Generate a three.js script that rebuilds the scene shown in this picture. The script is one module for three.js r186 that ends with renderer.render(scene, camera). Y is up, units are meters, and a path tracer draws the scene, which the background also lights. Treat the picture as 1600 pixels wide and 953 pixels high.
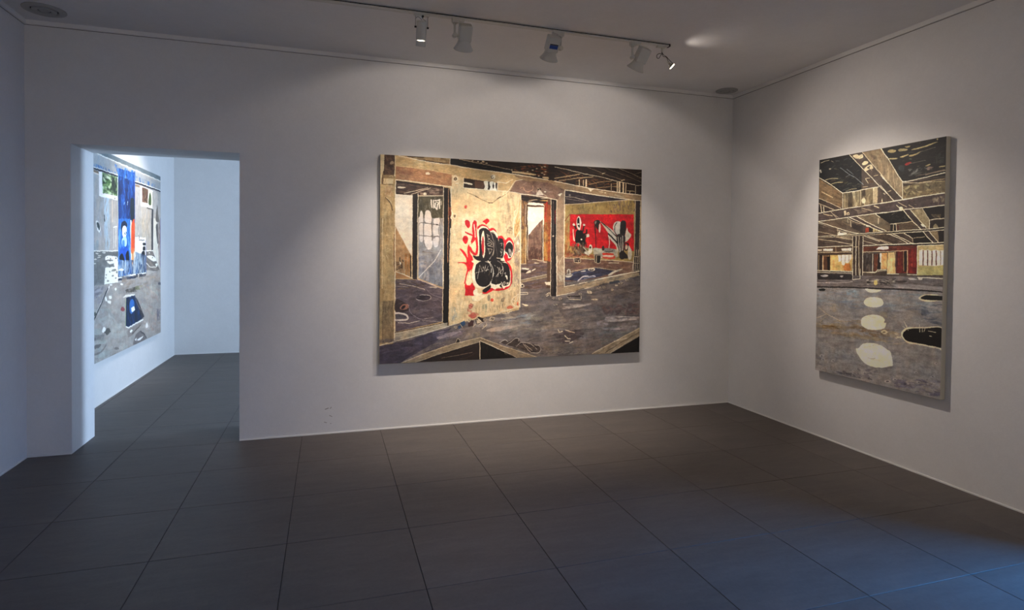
import * as THREE from 'three';
import { RoundedBoxGeometry } from 'three/addons/geometries/RoundedBoxGeometry.js';
import { mergeGeometries } from 'three/addons/utils/BufferGeometryUtils.js';
import { RectAreaLightUniformsLib } from 'three/addons/lights/RectAreaLightUniformsLib.js';

// ---------------------------------------------------------------- camera, sky, exposure
// origin = floor corner of back wall and right wall; x grows to the right, z towards the viewer
const scene = new THREE.Scene();
const renderer = new THREE.WebGLRenderer({ antialias: true });
renderer.toneMapping = THREE.LinearToneMapping;
renderer.toneMappingExposure = 1.06;
renderer.shadowMap.enabled = true;
renderer.shadowMap.type = THREE.PCFSoftShadowMap;
RectAreaLightUniformsLib.init();

const FOCAL = 914.63;                                   // in pixels of the 1600 x 953 frame
const camera = new THREE.PerspectiveCamera(2 * Math.atan(476.5 / FOCAL) * 180 / Math.PI, 1600 / 953, 0.05, 200);
camera.position.set(-3.756, 1.4375, 4.831);
camera.up.set(-0.00344, 0.99975, -0.02197);
camera.lookAt(-3.756 + 0.29917, 1.4375 - 0.01994, 4.831 - 0.95399);
camera.setViewOffset(1600, 953, 0, 61.35, 1600, 953);   // risen lens: the horizon lies above the middle
camera.updateProjectionMatrix();

// even, overcast dusk sky: enters only through the glazed opening of each room
scene.background = new THREE.Color().setRGB(1.2, 2.2, 4.0);

// soft light of the sky that falls through each narrow opening: a slanting patch of it over the street door,
// an upright one, as large as the window, in the next room
function daylight(color, nits, w, h, from, to) {
  const a = new THREE.RectAreaLight(color, nits, w, h); a.position.set(...from); a.lookAt(...to); scene.add(a);
}
daylight(new THREE.Color().setRGB(.05, .34, 1), 190, 1.3, 1.1, [1.15, 2.2, 4.15], [-.5, 0, 3.0]);
daylight(new THREE.Color().setRGB(.5, .7, 1), 72, .56, 2.45, [.61, 1.375, -1.34], [-1, 1.375, -1.34]);

// ---------------------------------------------------------------- helpers
const rnd = (seed) => () => { seed = (seed + 0x6D2B79F5) | 0; let t = Math.imul(seed ^ (seed >>> 15), 1 | seed); t = (t + Math.imul(t ^ (t >>> 7), 61 | t)) ^ t; return ((t ^ (t >>> 14)) >>> 0) / 4294967296; };
const taken = new Map();
function numbered(name) { const n = taken.get(name) ?? 0; taken.set(name, n + 1); return n ? name + '_' + String(n).padStart(3, '0') : name; }
function shade(o) { o.castShadow = true; o.receiveShadow = true; return o; }
function part(name, geometry, material, parent, label) {
  const m = shade(new THREE.Mesh(geometry, material)); m.name = name; parent.add(m);
  if (label) m.userData.label = label;
  return m;
}
function thing(name, label, category, group) {
  const g = new THREE.Group(); g.name = numbered(name); g.userData = { label, category };
  if (group) g.userData.group = group;
  scene.add(g); return g;
}
function struct(name, geometry, material, label, category) {
  const m = shade(new THREE.Mesh(geometry, material)); m.name = numbered(name);
  m.userData = { kind: 'structure', label, category }; scene.add(m); return m;
}
function box(x0, x1, y0, y1, z0, z1) { const g = new THREE.BoxGeometry(x1 - x0, y1 - y0, z1 - z0); g.translate((x0 + x1) / 2, (y0 + y1) / 2, (z0 + z1) / 2); return g; }
function metreUV(g) {                                   // uv in metres, by the way each face points
  const p = g.attributes.position, n = g.attributes.normal, uv = new Float32Array(p.count * 2);
  for (let i = 0; i < p.count; i++) {
    const ax = Math.abs(n.getX(i)), ay = Math.abs(n.getY(i)), az = Math.abs(n.getZ(i));
    const [a, b] = ay > ax && ay > az ? [p.getX(i), p.getZ(i)] : ax > az ? [p.getZ(i), p.getY(i)] : [p.getX(i), p.getY(i)];
    uv[2 * i] = a; uv[2 * i + 1] = b;
  }
  g.setAttribute('uv', new THREE.BufferAttribute(uv, 2)); return g;
}
// tiling value noise, sum of octaves [cells x, cells y, weight]
function noiseField(size, octaves, seed) {
  const R = rnd(seed), out = new Float32Array(size * size);
  for (const [cx, cy, w] of octaves) {
    const g = Array.from({ length: cx * cy }, () => R() * 2 - 1), s = (t) => t * t * (3 - 2 * t);
    for (let y = 0; y < size; y++) for (let x = 0; x < size; x++) {
      const u = x / size * cx, v = y / size * cy, x0 = Math.floor(u), y0 = Math.floor(v), a = s(u - x0), b = s(v - y0), x1 = (x0 + 1) % cx, y1 = (y0 + 1) % cy;
      out[y * size + x] += w * ((g[y0 * cx + x0] * (1 - a) + g[y0 * cx + x1] * a) * (1 - b) + (g[y1 * cx + x0] * (1 - a) + g[y1 * cx + x1] * a) * b);
    }
  }
  return out;
}
function grey(field, size, mid, amp, srgb, repeat) {
  const d = new Uint8Array(size * size * 4);
  field.forEach((v, i) => { const k = Math.max(0, Math.min(255, 255 * (mid + amp * v))); d[4 * i] = d[4 * i + 1] = d[4 * i + 2] = k; d[4 * i + 3] = 255; });
  const t = new THREE.DataTexture(d, size, size); t.wrapS = t.wrapT = THREE.RepeatWrapping; t.magFilter = t.minFilter = THREE.LinearFilter;
  if (srgb) t.colorSpace = THREE.SRGBColorSpace;
  t.repeat.set(...repeat); t.needsUpdate = true; return t;
}

// ---------------------------------------------------------------- materials
const wallNoise = noiseField(512, [[4, 4, .3], [16, 16, .3], [64, 64, .25], [200, 200, .35]], 11);
const M = {
  wall: new THREE.MeshStandardMaterial({ color: 0xe2e0dd, roughness: .85, map: grey(wallNoise, 512, .975, .02, true, [.7, .7]), bumpMap: grey(wallNoise, 512, .5, .4, false, [1.1, 1.1]), bumpScale: .0006 }),
  ceiling: new THREE.MeshStandardMaterial({ color: 0xe6e4e2, roughness: .9, map: grey(wallNoise, 512, .975, .02, true, [.6, .6]) }),
  trim: new THREE.MeshStandardMaterial({ color: 0xe4e2de, roughness: .6 }),
  shadow_line: new THREE.MeshStandardMaterial({ color: 0x7d7976, roughness: .9 }),
  grout: new THREE.MeshStandardMaterial({ color: 0x302c2a, roughness: .95 }),
  scuff: new THREE.MeshStandardMaterial({ color: 0x9a948e, roughness: .9 }),
  white: new THREE.MeshStandardMaterial({ color: 0xc8c6be, roughness: .45 }),
  grooveBlack: new THREE.MeshStandardMaterial({ color: 0x171514, roughness: .7 }),
  black: new THREE.MeshStandardMaterial({ color: 0x151515, roughness: .5 }),
  steel: new THREE.MeshStandardMaterial({ color: 0x8d8b88, roughness: .35, metalness: 1 }),
  chrome: new THREE.MeshStandardMaterial({ color: 0xcfcdc8, roughness: .18, metalness: 1 }),
  lensOn: new THREE.MeshStandardMaterial({ color: 0xffffff, emissive: new THREE.Color(1, .84, .62), emissiveIntensity: 6, roughness: .4 }),
  bulbOn: new THREE.MeshStandardMaterial({ color: 0xffffff, emissive: new THREE.Color(1, .88, .66), emissiveIntensity: 9, roughness: .4 }),
  sticker: new THREE.MeshStandardMaterial({ color: 0x2f4f9e, roughness: .5 }),
  stickerDark: new THREE.MeshStandardMaterial({ color: 0x1d2233, roughness: .5 }),
  rawCanvas: new THREE.MeshStandardMaterial({ color: 0xc9c2b0, roughness: .9, bumpMap: grey(wallNoise, 512, .5, .5, false, [8, 8]), bumpScale: .0004 }),
  paving: new THREE.MeshStandardMaterial({ color: 0x77736e, roughness: .9 }),
  frameDark: new THREE.MeshStandardMaterial({ color: 0x3a3b3d, roughness: .5, metalness: .6 }),
  fitting: new THREE.MeshStandardMaterial({ color: 0xa9a8a5, roughness: .6 }),
};
const tileNoise = noiseField(512, [[3, 8, .35], [6, 40, .35], [24, 90, .3], [128, 128, .3]], 23);
const tileMats = [0x605852, 0x5e5650, 0x625a54, 0x5f5751].map((c, i) => {
  const map = grey(tileNoise, 512, .9, .09, true, [.83, .83]); map.offset.set(i * .27, i * .41);
  return new THREE.MeshStandardMaterial({ color: c, map, roughness: .52, bumpMap: grey(tileNoise, 512, .5, .35, false, [.83, .83]), bumpScale: .0005 });
});

// ---------------------------------------------------------------- the setting
const H = 3.0, L = 5.739, ZF = 7.2;                     // ceiling, left wall, wall behind the viewer
const DOOR = { x0: -5.4745, x1: -4.397, h: 2.177, t: .4166 };
const ANX = { x0: -5.785, x1: .3, z0: -4.255 };        // the room behind the doorway
const cut = (outer, holes) => { const s = new THREE.Shape(outer.map(([x, y]) => new THREE.Vector2(x, y))); for (const [x0, x1, y0, y1] of holes) s.holes.push(new THREE.Path([[x0, y0], [x0, y1], [x1, y1], [x1, y0]].map(([x, y]) => new THREE.Vector2(x, y)))); return s; };

{ // back wall: one slab with the doorway cut out of it
  const s = cut([[-6.05, 0], [DOOR.x0, 0], [DOOR.x0, DOOR.h], [DOOR.x1, DOOR.h], [DOOR.x1, 0], [0, 0], [0, H], [-6.05, H]], []);
  const g = new THREE.ExtrudeGeometry(s, { depth: DOOR.t, bevelEnabled: false }); g.translate(0, 0, -DOOR.t);
  const w = struct('wall_back', metreUV(g), M.wall, 'white plaster wall with a doorway, behind the wide painting', 'wall');
  for (const [x, y, wd, ht, a] of [[-3.765, .20, .03, .007, .3], [-3.735, .205, .018, .005, .9], [-3.735, .14, .026, .005, -.5], [-3.775, .092, .022, .005, -.35], [-3.735, .08, .01, .004, 0]]) {
    const m = part('scuff_mark', new RoundedBoxGeometry(wd, ht, .0008, 1, .0003), M.scuff, w); m.position.set(x, y, .0002); m.rotation.z = a;
  }
}
struct('wall_left', metreUV(box(-L - .3, -L, 0, H, 0, ZF)), M.wall, 'white plaster wall meeting the doorway wall', 'wall');
const OPEN = { z0: 3.27, z1: 3.62, h: 2.2 };
{ // right wall with the glazed street opening further along it; the shape's x is -z, turned by 90 degrees
  const s = cut([[-ZF, 0], [-OPEN.z1, 0], [-OPEN.z1, OPEN.h], [-OPEN.z0, OPEN.h], [-OPEN.z0, 0], [DOOR.t, 0], [DOOR.t, H], [-ZF, H]], []);
  const g = new THREE.ExtrudeGeometry(s, { depth: .3, bevelEnabled: false }); g.rotateY(Math.PI / 2);
  struct('wall_right', metreUV(g), M.wall, 'white plaster wall carrying the tall narrow painting', 'wall');
}
struct('wall_front', metreUV(box(-L - .3, .3, 0, H, ZF, ZF + .3)), M.wall, 'white plaster wall closing the gallery behind the viewer', 'wall');
struct('ceiling', metreUV(box(-L - .3, .3, H, H + .2, -DOOR.t, ZF + .3)), M.ceiling, 'flat matte white gallery ceiling', 'ceiling');
struct('wall_left', metreUV(box(ANX.x0 - .3, ANX.x0, 0, H, ANX.z0 - .3, -DOOR.t)), M.wall, 'bright white wall of the next room behind the blue painting', 'wall');
struct('wall_back', metreUV(box(ANX.x0, ANX.x1 + .3, 0, H, ANX.z0 - .3, ANX.z0)), M.wall, 'pale far wall of the next room seen through the doorway', 'wall');
const WIN = { z0: -1.62, z1: -1.06, y0: .15, y1: 2.6 };
{
  const s = cut([[DOOR.t, 0], [-ANX.z0, 0], [-ANX.z0, H], [DOOR.t, H]], [[-WIN.z1, -WIN.z0, WIN.y0, WIN.y1]]);
  const g = new THREE.ExtrudeGeometry(s, { depth: .3, bevelEnabled: false }); g.rotateY(Math.PI / 2); g.translate(ANX.x1, 0, 0);
  struct('wall_right', metreUV(g), M.wall, 'white window wall of the next room', 'wall');
}
struct('ceiling', metreUV(box(ANX.x0 - .3, ANX.x1 + .3, H, H + .2, ANX.z0 - .3, -DOOR.t)), M.ceiling, 'flat white ceiling of the next room', 'ceiling');
// frames of the two openings, outside the picture
function frame(name, label, category, z0, z1, y0, y1, x, mullions) {
  const g = new THREE.Group(); g.name = name; g.userData = { kind: 'structure', label, category }; scene.add(g);
  const w = .025;
  for (const z of [z0, z1 - w, ...mullions]) part('stile', box(x, x + .06, y0, y1, z, z + w), M.frameDark, g);
  for (const y of [y0, y1 - w]) part('rail', box(x, x + .06, y, y + w, z0 + w, z1 - w), M.frameDark, g);
}
frame('door_1', 'dark metal frame of the street opening', 'door frame', OPEN.z0, OPEN.z1, 0, OPEN.h, .22, []);
frame('window_1', 'dark metal frame of the window in the next room', 'window frame', WIN.z0, WIN.z1, WIN.y0, WIN.y1, ANX.x1 + .2, []);
struct('ground', metreUV(box(-30, 40, -.4, -.2, -30, 40)), M.paving, 'grey paving outside the building', 'ground');

{ // floor: bed with recessed joints, every porcelain tile a piece of its own
  const f = new THREE.Group(); f.name = 'floor'; f.userData = { kind: 'structure', label: 'dark grey porcelain tile floor laid in a square grid', category: 'floor' }; scene.add(f);
  part('floor_bed', mergeGeometries([box(-L - .3, .3, -.2, -.011, -DOOR.t, ZF + .3), box(ANX.x0 - .3, ANX.x1 + .3, -.2, -.011, ANX.z0 - .3, -DOOR.t)]), M.grout, f);
  const joints = mergeGeometries([box(-L, 0, -.011, -.0025, 0, ZF), box(ANX.x0, ANX.x1, -.011, -.0025, ANX.z0, -DOOR.t), box(DOOR.x0, DOOR.x1, -.011, -.0025, -DOOR.t, 0)]);
  part('grout', joints, M.grout, f);
  const TX = .5976, TZ = .5834, OX = -3.9477, OZ = 1.1941, gap = .0016, R = rnd(5);
  const shared = new Map();
  const lay = (x0, x1, z0, z1) => {
    const a = x1 - x0, b = z1 - z0; if (a < .012 || b < .012) return;
    const v = Math.floor(R() * 4), key = a.toFixed(3) + '/' + b.toFixed(3) + '/' + v;
    if (!shared.has(key)) {                              // chamfered slab: top face, four small slopes, sides
      const c = .0009, hx = a / 2, hz = b / 2, pos = [], uv = [];
      const T = [[-hx + c, 0, -hz + c], [hx - c, 0, -hz + c], [hx - c, 0, hz - c], [-hx + c, 0, hz - c]], E = [[-hx, -c, -hz], [hx, -c, -hz], [hx, -c, hz], [-hx, -c, hz]], B = E.map(([x, , z]) => [x, -.01, z]);
      const quad = (p, q, r, s) => { for (const k of [p, q, r, p, r, s]) { pos.push(...k); uv.push(k[0] + v * .13, k[2] + v * .29); } };
      quad(T[0], T[3], T[2], T[1]);
      for (let i = 0; i < 4; i++) { const j = (i + 1) % 4; quad(T[i], T[j], E[j], E[i]); quad(E[i], E[j], B[j], B[i]); }
      const g = new THREE.BufferGeometry(); g.setAttribute('position', new THREE.Float32BufferAttribute(pos, 3)); g.setAttribute('uv', new THREE.Float32BufferAttribute(uv, 2)); g.computeVertexNormals();
      shared.set(key, g);
    }
    const m = part(numbered('tile'), shared.get(key), tileMats[v], f); m.position.set((x0 + x1) / 2, (R() - .5) * .0002, (z0 + z1) / 2);
  };
  const fill = (xa, xb, za, zb) => {
    for (let i = Math.floor((xa - OX) / TX); OX + i * TX < xb; i++) for (let j = Math.floor((za - OZ) / TZ); OZ + j * TZ < zb; j++) {
      lay(Math.max(xa, OX + i * TX + gap), Math.min(xb, OX + (i + 1) * TX - gap), Math.max(za, OZ + j * TZ + gap), Math.min(zb, OZ + (j + 1) * TZ - gap));
    }
  };
  fill(-L, 0, 0, ZF); fill(DOOR.x0, DOOR.x1, -DOOR.t, 0); fill(ANX.x0, ANX.x1, ANX.z0, -DOOR.t); fill(0, .3, OPEN.z0, OPEN.z1);
}

// thin white sealing bead along the foot of the walls, slim moulding under the ceiling
const bead = .009;
function run(name, label, category, list, material) { return struct(name, mergeGeometries(list.map((b) => box(...b))), material, label, category); }
run('baseboard_back', 'thin white bead along the foot of the doorway wall', 'baseboard', [[-L, DOOR.x0 - .001, 0, bead, 0, .007], [DOOR.x1 + .001, 0, 0, bead, 0, .007]], M.trim);
run('baseboard_right', 'thin white bead along the foot of the right wall', 'baseboard', [[-.007, 0, 0, bead, .007, OPEN.z0]], M.trim);
run('baseboard_left', 'thin white bead along the foot of the left wall', 'baseboard', [[-L, -L + .007, 0, bead, .007, ZF]], M.trim);
run('baseboard_back', 'thin white bead along the foot of the far wall in the next room', 'baseboard', [[ANX.x0, ANX.x1, 0, bead, ANX.z0, ANX.z0 + .007]], M.trim);
run('baseboard_left', 'thin white bead under the blue painting in the next room', 'baseboard', [[ANX.x0, ANX.x0 + .007, 0, bead, ANX.z0 + .007, -DOOR.t]], M.trim);
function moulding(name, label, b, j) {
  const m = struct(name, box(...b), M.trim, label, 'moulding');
  part('shadow_line', box(...j), M.shadow_line, m); return m;  // dark strip coloured in as the shadow line below the moulding
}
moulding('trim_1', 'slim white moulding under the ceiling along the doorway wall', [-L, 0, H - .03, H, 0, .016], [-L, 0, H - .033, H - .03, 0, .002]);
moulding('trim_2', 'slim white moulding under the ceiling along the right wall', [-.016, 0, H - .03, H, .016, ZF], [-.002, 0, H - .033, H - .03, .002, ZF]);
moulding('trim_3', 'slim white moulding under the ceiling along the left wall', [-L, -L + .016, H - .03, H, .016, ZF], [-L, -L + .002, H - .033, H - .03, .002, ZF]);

// ---------------------------------------------------------------- ceiling fittings
function lathe(pts, seg = 32) { return new THREE.LatheGeometry(pts.map(([r, y]) => new THREE.Vector2(r, y)), seg); }
function rod(r, a, b, seg = 12) { const A = new THREE.Vector3(...a), B = new THREE.Vector3(...b), d = B.clone().sub(A), g = new THREE.CylinderGeometry(r, r, d.length(), seg); g.applyQuaternion(new THREE.Quaternion().setFromUnitVectors(new THREE.Vector3(0, 1, 0), d.normalize())); g.translate(...A.add(B).multiplyScalar(.5).toArray()); return g; }
function tube(r, pts) { return new THREE.TubeGeometry(new THREE.CatmullRomCurve3(pts.map((p) => new THREE.Vector3(...p))), 40, r, 8); }
function spot(parent, y, color, intensity, angle, penumbra, radius, dir = -1) {
  const s = new THREE.SpotLight(color, intensity, 0, angle, penumbra, 2); s.position.set(0, y, 0); s.target.position.set(0, y + dir, 0);
  s.castShadow = true; s.shadow.radius = radius; s.shadow.mapSize.set(1024, 1024); s.shadow.camera.near = .01; parent.add(s, s.target); return s;
}
function lighting_track(x0, x1, z, label) {
  const t = thing('lighting_track', label, 'track'); t.position.set(x0, H, z);
  const len = x1 - x0;
  part('slot', box(0, len, -.007, 0, -.012, .012), M.grooveBlack, t, 'dark slot');
  part('rail', box(0, len, -.016, -.007, -.016, .016), M.white, t);
  part('end_cap', box(len, len + .012, -.017, 0, -.017, .017), M.grooveBlack, t, 'dark end cap');
  return t;
}
const TRACKZ = 1.0, WARM = new THREE.Color().setRGB(1, .88, .79);
lighting_track(-5.0, -1.36, TRACKZ, 'slim white ceiling track with a dark slot, carrying the spotlights');

// spotlight with a box-shaped back, bell-shaped shade and a stem at its side
function bell_spot({ x, z = TRACKZ, side, aim, label, beam, spill, sticker, drop = .094, beamAngle = .62, spillAngle = 1.19, beamTo, group = 'bell-shaded spotlights on the ceiling tracks', tint = WARM }) {
  const t = thing('track_spotlight', label, 'spotlight', group); t.position.set(x, H - .016, z);
  part('adapter', mergeGeometries([box(-.04, .04, -.016, 0, -.015, .015), box(side < 0 ? -.04 : -.004, side < 0 ? .004 : .04, -.026, -.016, -.013, .013)].map((g) => g.toNonIndexed())), M.white, t);
  const sx = side * .022;
  part('collar', lathe([[0, -.026], [.014, -.026], [.014, -.034], [.009, -.036], [0, -.036]], 16).translate(sx, 0, 0), M.white, t);
  part('stem', rod(.0075, [sx, -.03, 0], [sx, -drop - .012, 0]), M.white, t);
  const hx = sx - side * .068;                           // the head hangs beside the stem
  part('pivot', mergeGeometries([rod(.015, [sx, -drop - .014, .012], [sx, -drop - .014, -.012], 16), rod(.009, [sx, -drop - .014, 0], [hx, -drop - .014, 0], 12)]), M.white, t);
  const head = new THREE.Group(); head.name = 'lamp_head'; t.add(head);
  head.position.set(hx, -drop - .014, 0);
  head.quaternion.setFromUnitVectors(new THREE.Vector3(0, -1, 0), new THREE.Vector3(...aim).normalize());
  part('housing', new RoundedBoxGeometry(.084, .105, .074, 3, .008).translate(0, .025, 0), M.white, head);
  const shade_ = part('shade', lathe([[.032, -.022], [.0405, -.022], [.0425, -.034], [.047, -.05], [.054, -.064], [.0625, -.078], [.0645, -.082], [.0625, -.0845], [.0605, -.082], [.052, -.066], [.044, -.05], [.034, -.034], [.032, -.022]], 40), M.white, head, 'bell-shaped white shade');
  part('rim', new THREE.TorusGeometry(.0632, .0028, 8, 40).rotateX(Math.PI / 2).translate(0, -.083, 0), M.white, head);
  part('lens', lathe([[0, -.052], [.02, -.051], [.036, -.044], [.036, -.04], [0, -.04]], 24), M.lensOn, head, 'glowing lamp face');
  for (let k = 0; k < 4; k++) part('cooling_slot', box(-.026, .026, -.0012, .0012, -.0006, .0006).translate(0, .068 - k * .007, -.0372), M.grooveBlack, head);
  if (sticker) {
    part('sticker', box(-.03, .03, -.012, .012, 0, .0006).translate(0, .012, .0372), M.sticker, head, 'blue sticker');
    part('sticker_band', box(-.03, .03, 0, .007, 0, .0006).translate(0, .025, .0372), M.stickerDark, head, 'dark printed band');
  }
  if (beam) {
    const b = spot(head, -.088, tint, beam, beamAngle, 1, 1);
    if (beamTo) { t.updateMatrixWorld(true); b.target.position.copy(head.worldToLocal(new THREE.Vector3(...beamTo))); }   // lens turned a little within the shade
  }
  if (spill) {
    const b = spot(head, -.088, tint, spill, spillAngle, .12, .5);
    if (beamTo) { t.updateMatrixWorld(true); const o = b.getWorldPosition(new THREE.Vector3()); b.target.position.copy(head.worldToLocal(o.add(new THREE.Vector3(0, -.8, -.6)))); }
  }
  return t;
}
bell_spot({ x: -2.945, side: -1, aim: [.03, -.8, -.6], beamTo: [-3.05, 1.0, 0], beam: 5.3, spill: .68, label: 'bell-shaded white track spotlight beside the slim tube lamp, stem on its left' });
bell_spot({ x: -2.235, side: 1, aim: [-.03, -.8, -.6], beamTo: [-2.2, .3, 0], beam: 15, spill: .02, sticker: true, label: 'bell-shaded white track spotlight with a blue sticker on its back' });
bell_spot({ x: -1.632, side: -1, aim: [-.2, -.8, -.57], beamTo: [-1.45, 1.0, 0], beam: 5, spill: .8, label: 'tilted bell-shaded white track spotlight next to the small wire lamp' });

{ // slim tube lamp hung between two rods
  const t = thing('tube_spotlight', 'slim white cylindrical tube lamp hung on two thin rods from the track', 'spotlight'); t.position.set(-3.185, H - .016, TRACKZ);
  part('adapter', new RoundedBoxGeometry(.1, .012, .034, 2, .004).translate(0, -.006, 0), M.white, t);
  part('knob', rod(.007, [.005, -.018, .02], [.005, -.018, .008], 14), M.black, t, 'dark round screw');
  for (const s of [-1, 1]) {
    part('hanger_rod', rod(.0016, [s * .04, -.01, 0], [s * .04, -.088, 0], 8), M.steel, t);
    part('clamp_screw', rod(.006, [s * .033, -.083, 0], [s * .046, -.083, 0], 12), M.black, t, 'small black clamp screw');
  }
  part('clip', mergeGeometries([tube(.0025, [[-.04, -.03, 0], [-.028, -.024, .014], [-.012, -.03, .016], [.0, -.04, .01]]), tube(.0025, [[.0, -.012, .004], [.004, -.03, .012], [.02, -.044, .018], [.03, -.048, .01]])]), M.chrome, t);
  const head = new THREE.Group(); head.name = 'lamp_head'; t.add(head); head.position.y = -.083; head.rotation.x = .36;
  const up = (g) => g.translate(0, .083, 0);
  part('barrel', up(lathe([[0, -.042], [.024, -.042], [.0325, -.047], [.0335, -.052], [.0325, -.16], [.0305, -.16], [.031, -.06], [0, -.05]], 36)), M.white, head);
  part('snoot', up(lathe([[.0295, -.166], [.0325, -.166], [.0315, -.2], [.0285, -.2], [.0295, -.166]], 36)), M.white, head);
  for (let k = 0; k < 3; k++) part('spacer', box(-.002, .002, -.168, -.158, .029, .0315).rotateY(k * 2.094 + 1.05).translate(0, .083, 0), M.white, head);
  part('lamp_core', up(lathe([[0, -.155], [.022, -.155], [.022, -.172], [0, -.175]], 24)), M.lensOn, head, 'glowing core seen through the gap');
  spot(head, -.122, WARM, 3, .6, 1, 1);
}
{ // bare reflector lamp on bent wires at the end of the track, turned towards the narrow painting
  const t = thing('wire_spotlight', 'small lit reflector lamp on bent wires at the end of the track', 'spotlight'); t.position.set(-1.42, H - .016, TRACKZ);
  part('adapter', mergeGeometries([new RoundedBoxGeometry(.07, .014, .026, 2, .004).translate(0, -.007, 0), lathe([[0, -.014], [.009, -.014], [.006, -.045], [0, -.045]], 14).translate(.012, 0, 0)].map((g) => { const q = g.index ? g.toNonIndexed() : g; return q; })), M.white, t);
  part('wire_loop', tube(.0022, [[.012, -.04, 0], [.0, -.06, .01], [-.02, -.062, .012], [-.036, -.074, .008], [-.03, -.09, 0], [-.012, -.09, -.004], [-.002, -.07, .004], [.014, -.055, .006]]), M.black, t, 'looped dark cable');
  part('wire_arm', mergeGeometries([tube(.0018, [[.012, -.045, 0], [.02, -.075, .004], [.04, -.08, .01], [.062, -.1, .0], [.085, -.128, -.02]]), tube(.0018, [[.012, -.045, 0], [.03, -.06, -.008], [.048, -.07, -.004], [.07, -.1, .01], [.092, -.126, .02]])]), M.black, t, 'thin dark wire arms');
  const head = new THREE.Group(); head.name = 'lamp_head'; t.add(head); head.position.set(.095, -.138, 0);
  head.quaternion.setFromUnitVectors(new THREE.Vector3(0, -1, 0), new THREE.Vector3(1.3, -1.5, .7).normalize());
  part('reflector', lathe([[.007, .028], [.009, .03], [.012, .02], [.019, .006], [.0255, -.004], [.0265, -.006], [.025, -.006], [.018, .005], [.009, .018], [.007, .028]], 32), M.chrome, head, 'small silvery reflector cup');
  part('lamp_face', lathe([[0, -.006], [.012, -.0055], [.0245, -.004], [.0245, -.002], [0, -.002]], 28), M.bulbOn, head, 'glowing round lamp face');
  part('socket', rod(.006, [0, .027, 0], [0, .045, 0], 12), M.white, head);
  spot(head, -.014, WARM, 7.4, .54, 1, 1);
  spot(head, -.014, WARM, 1.7, 1.1, .8, 1);
  { // stray light thrown up past the open side of the cup
    const b = spot(head, .0, WARM, .06, .9, 1, .5); t.updateMatrixWorld(true);
    const o = new THREE.Vector3(); head.getWorldPosition(o); o.add(new THREE.Vector3(.03, .045, .03));
    b.position.copy(head.worldToLocal(o.clone())); b.target.position.copy(head.worldToLocal(new THREE.Vector3(-1.02, H, 1.28)));
  }
}
// second track and its two lamps, added out of view for warm bounce light
lighting_track(-5.0, -1.36, 5.6, 'added unseen white ceiling track over the rear of the gallery');
bell_spot({ x: -3.9, z: 5.6, side: 1, aim: [0, -.6, .8], beam: 17, beamAngle: 1.0, label: 'added unseen bell-shaded spotlight facing the rear wall over the left half of the room' });
bell_spot({ x: -2.2, z: 5.6, side: -1, aim: [0, -.6, .8], beam: 17, beamAngle: 1.0, label: 'added unseen bell-shaded spotlight facing the rear wall near the end of the rear track' });
// the next room has its own short track, above the door's lintel line
{
  const t = lighting_track(-5.2, -3.6, -2.3, 'short white ceiling track in the next room');
  bell_spot({ x: -4.3, z: -2.3, side: 1, aim: [-1.35, -1.15, -.1], beam: 11, spill: .1, beamAngle: .66, tint: new THREE.Color().setRGB(1, .95, .9), label: 'bell-shaded track spotlight of the next room facing the blue painting' });
}
// round flat ceiling fittings in the two far corners
function ceiling_fitting(x, z, r, label) {
  const t = thing('ceiling_diffuser', label, 'air diffuser', 'round diffusers in the ceiling corners'); t.position.set(x, H, z);
  part('outer_ring', lathe([[r * .62, -.003], [r * .66, -.009], [r * .9, -.009], [r, -.004], [r, 0], [r * .62, 0]], 40), M.fitting, t);
  part('inner_ring', lathe([[r * .3, -.006], [r * .34, -.013], [r * .54, -.012], [r * .57, -.006], [r * .57, 0], [r * .3, 0]], 40), M.fitting, t);
  part('throat', lathe([[0, -.001], [r * .62, -.001], [r * .62, 0], [0, 0]], 32), M.grooveBlack, t, 'dark gap');
  part('centre_cap', lathe([[0, -.01], [r * .2, -.01], [r * .26, -.006], [r * .26, 0], [0, 0]], 28), M.fitting, t);
}
ceiling_fitting(-5.53, .24, .12, 'round grey ceiling diffuser in the corner above the doorway side');
ceiling_fitting(-.175, .13, .1, 'round grey ceiling diffuser in the corner near the narrow painting');

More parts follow.
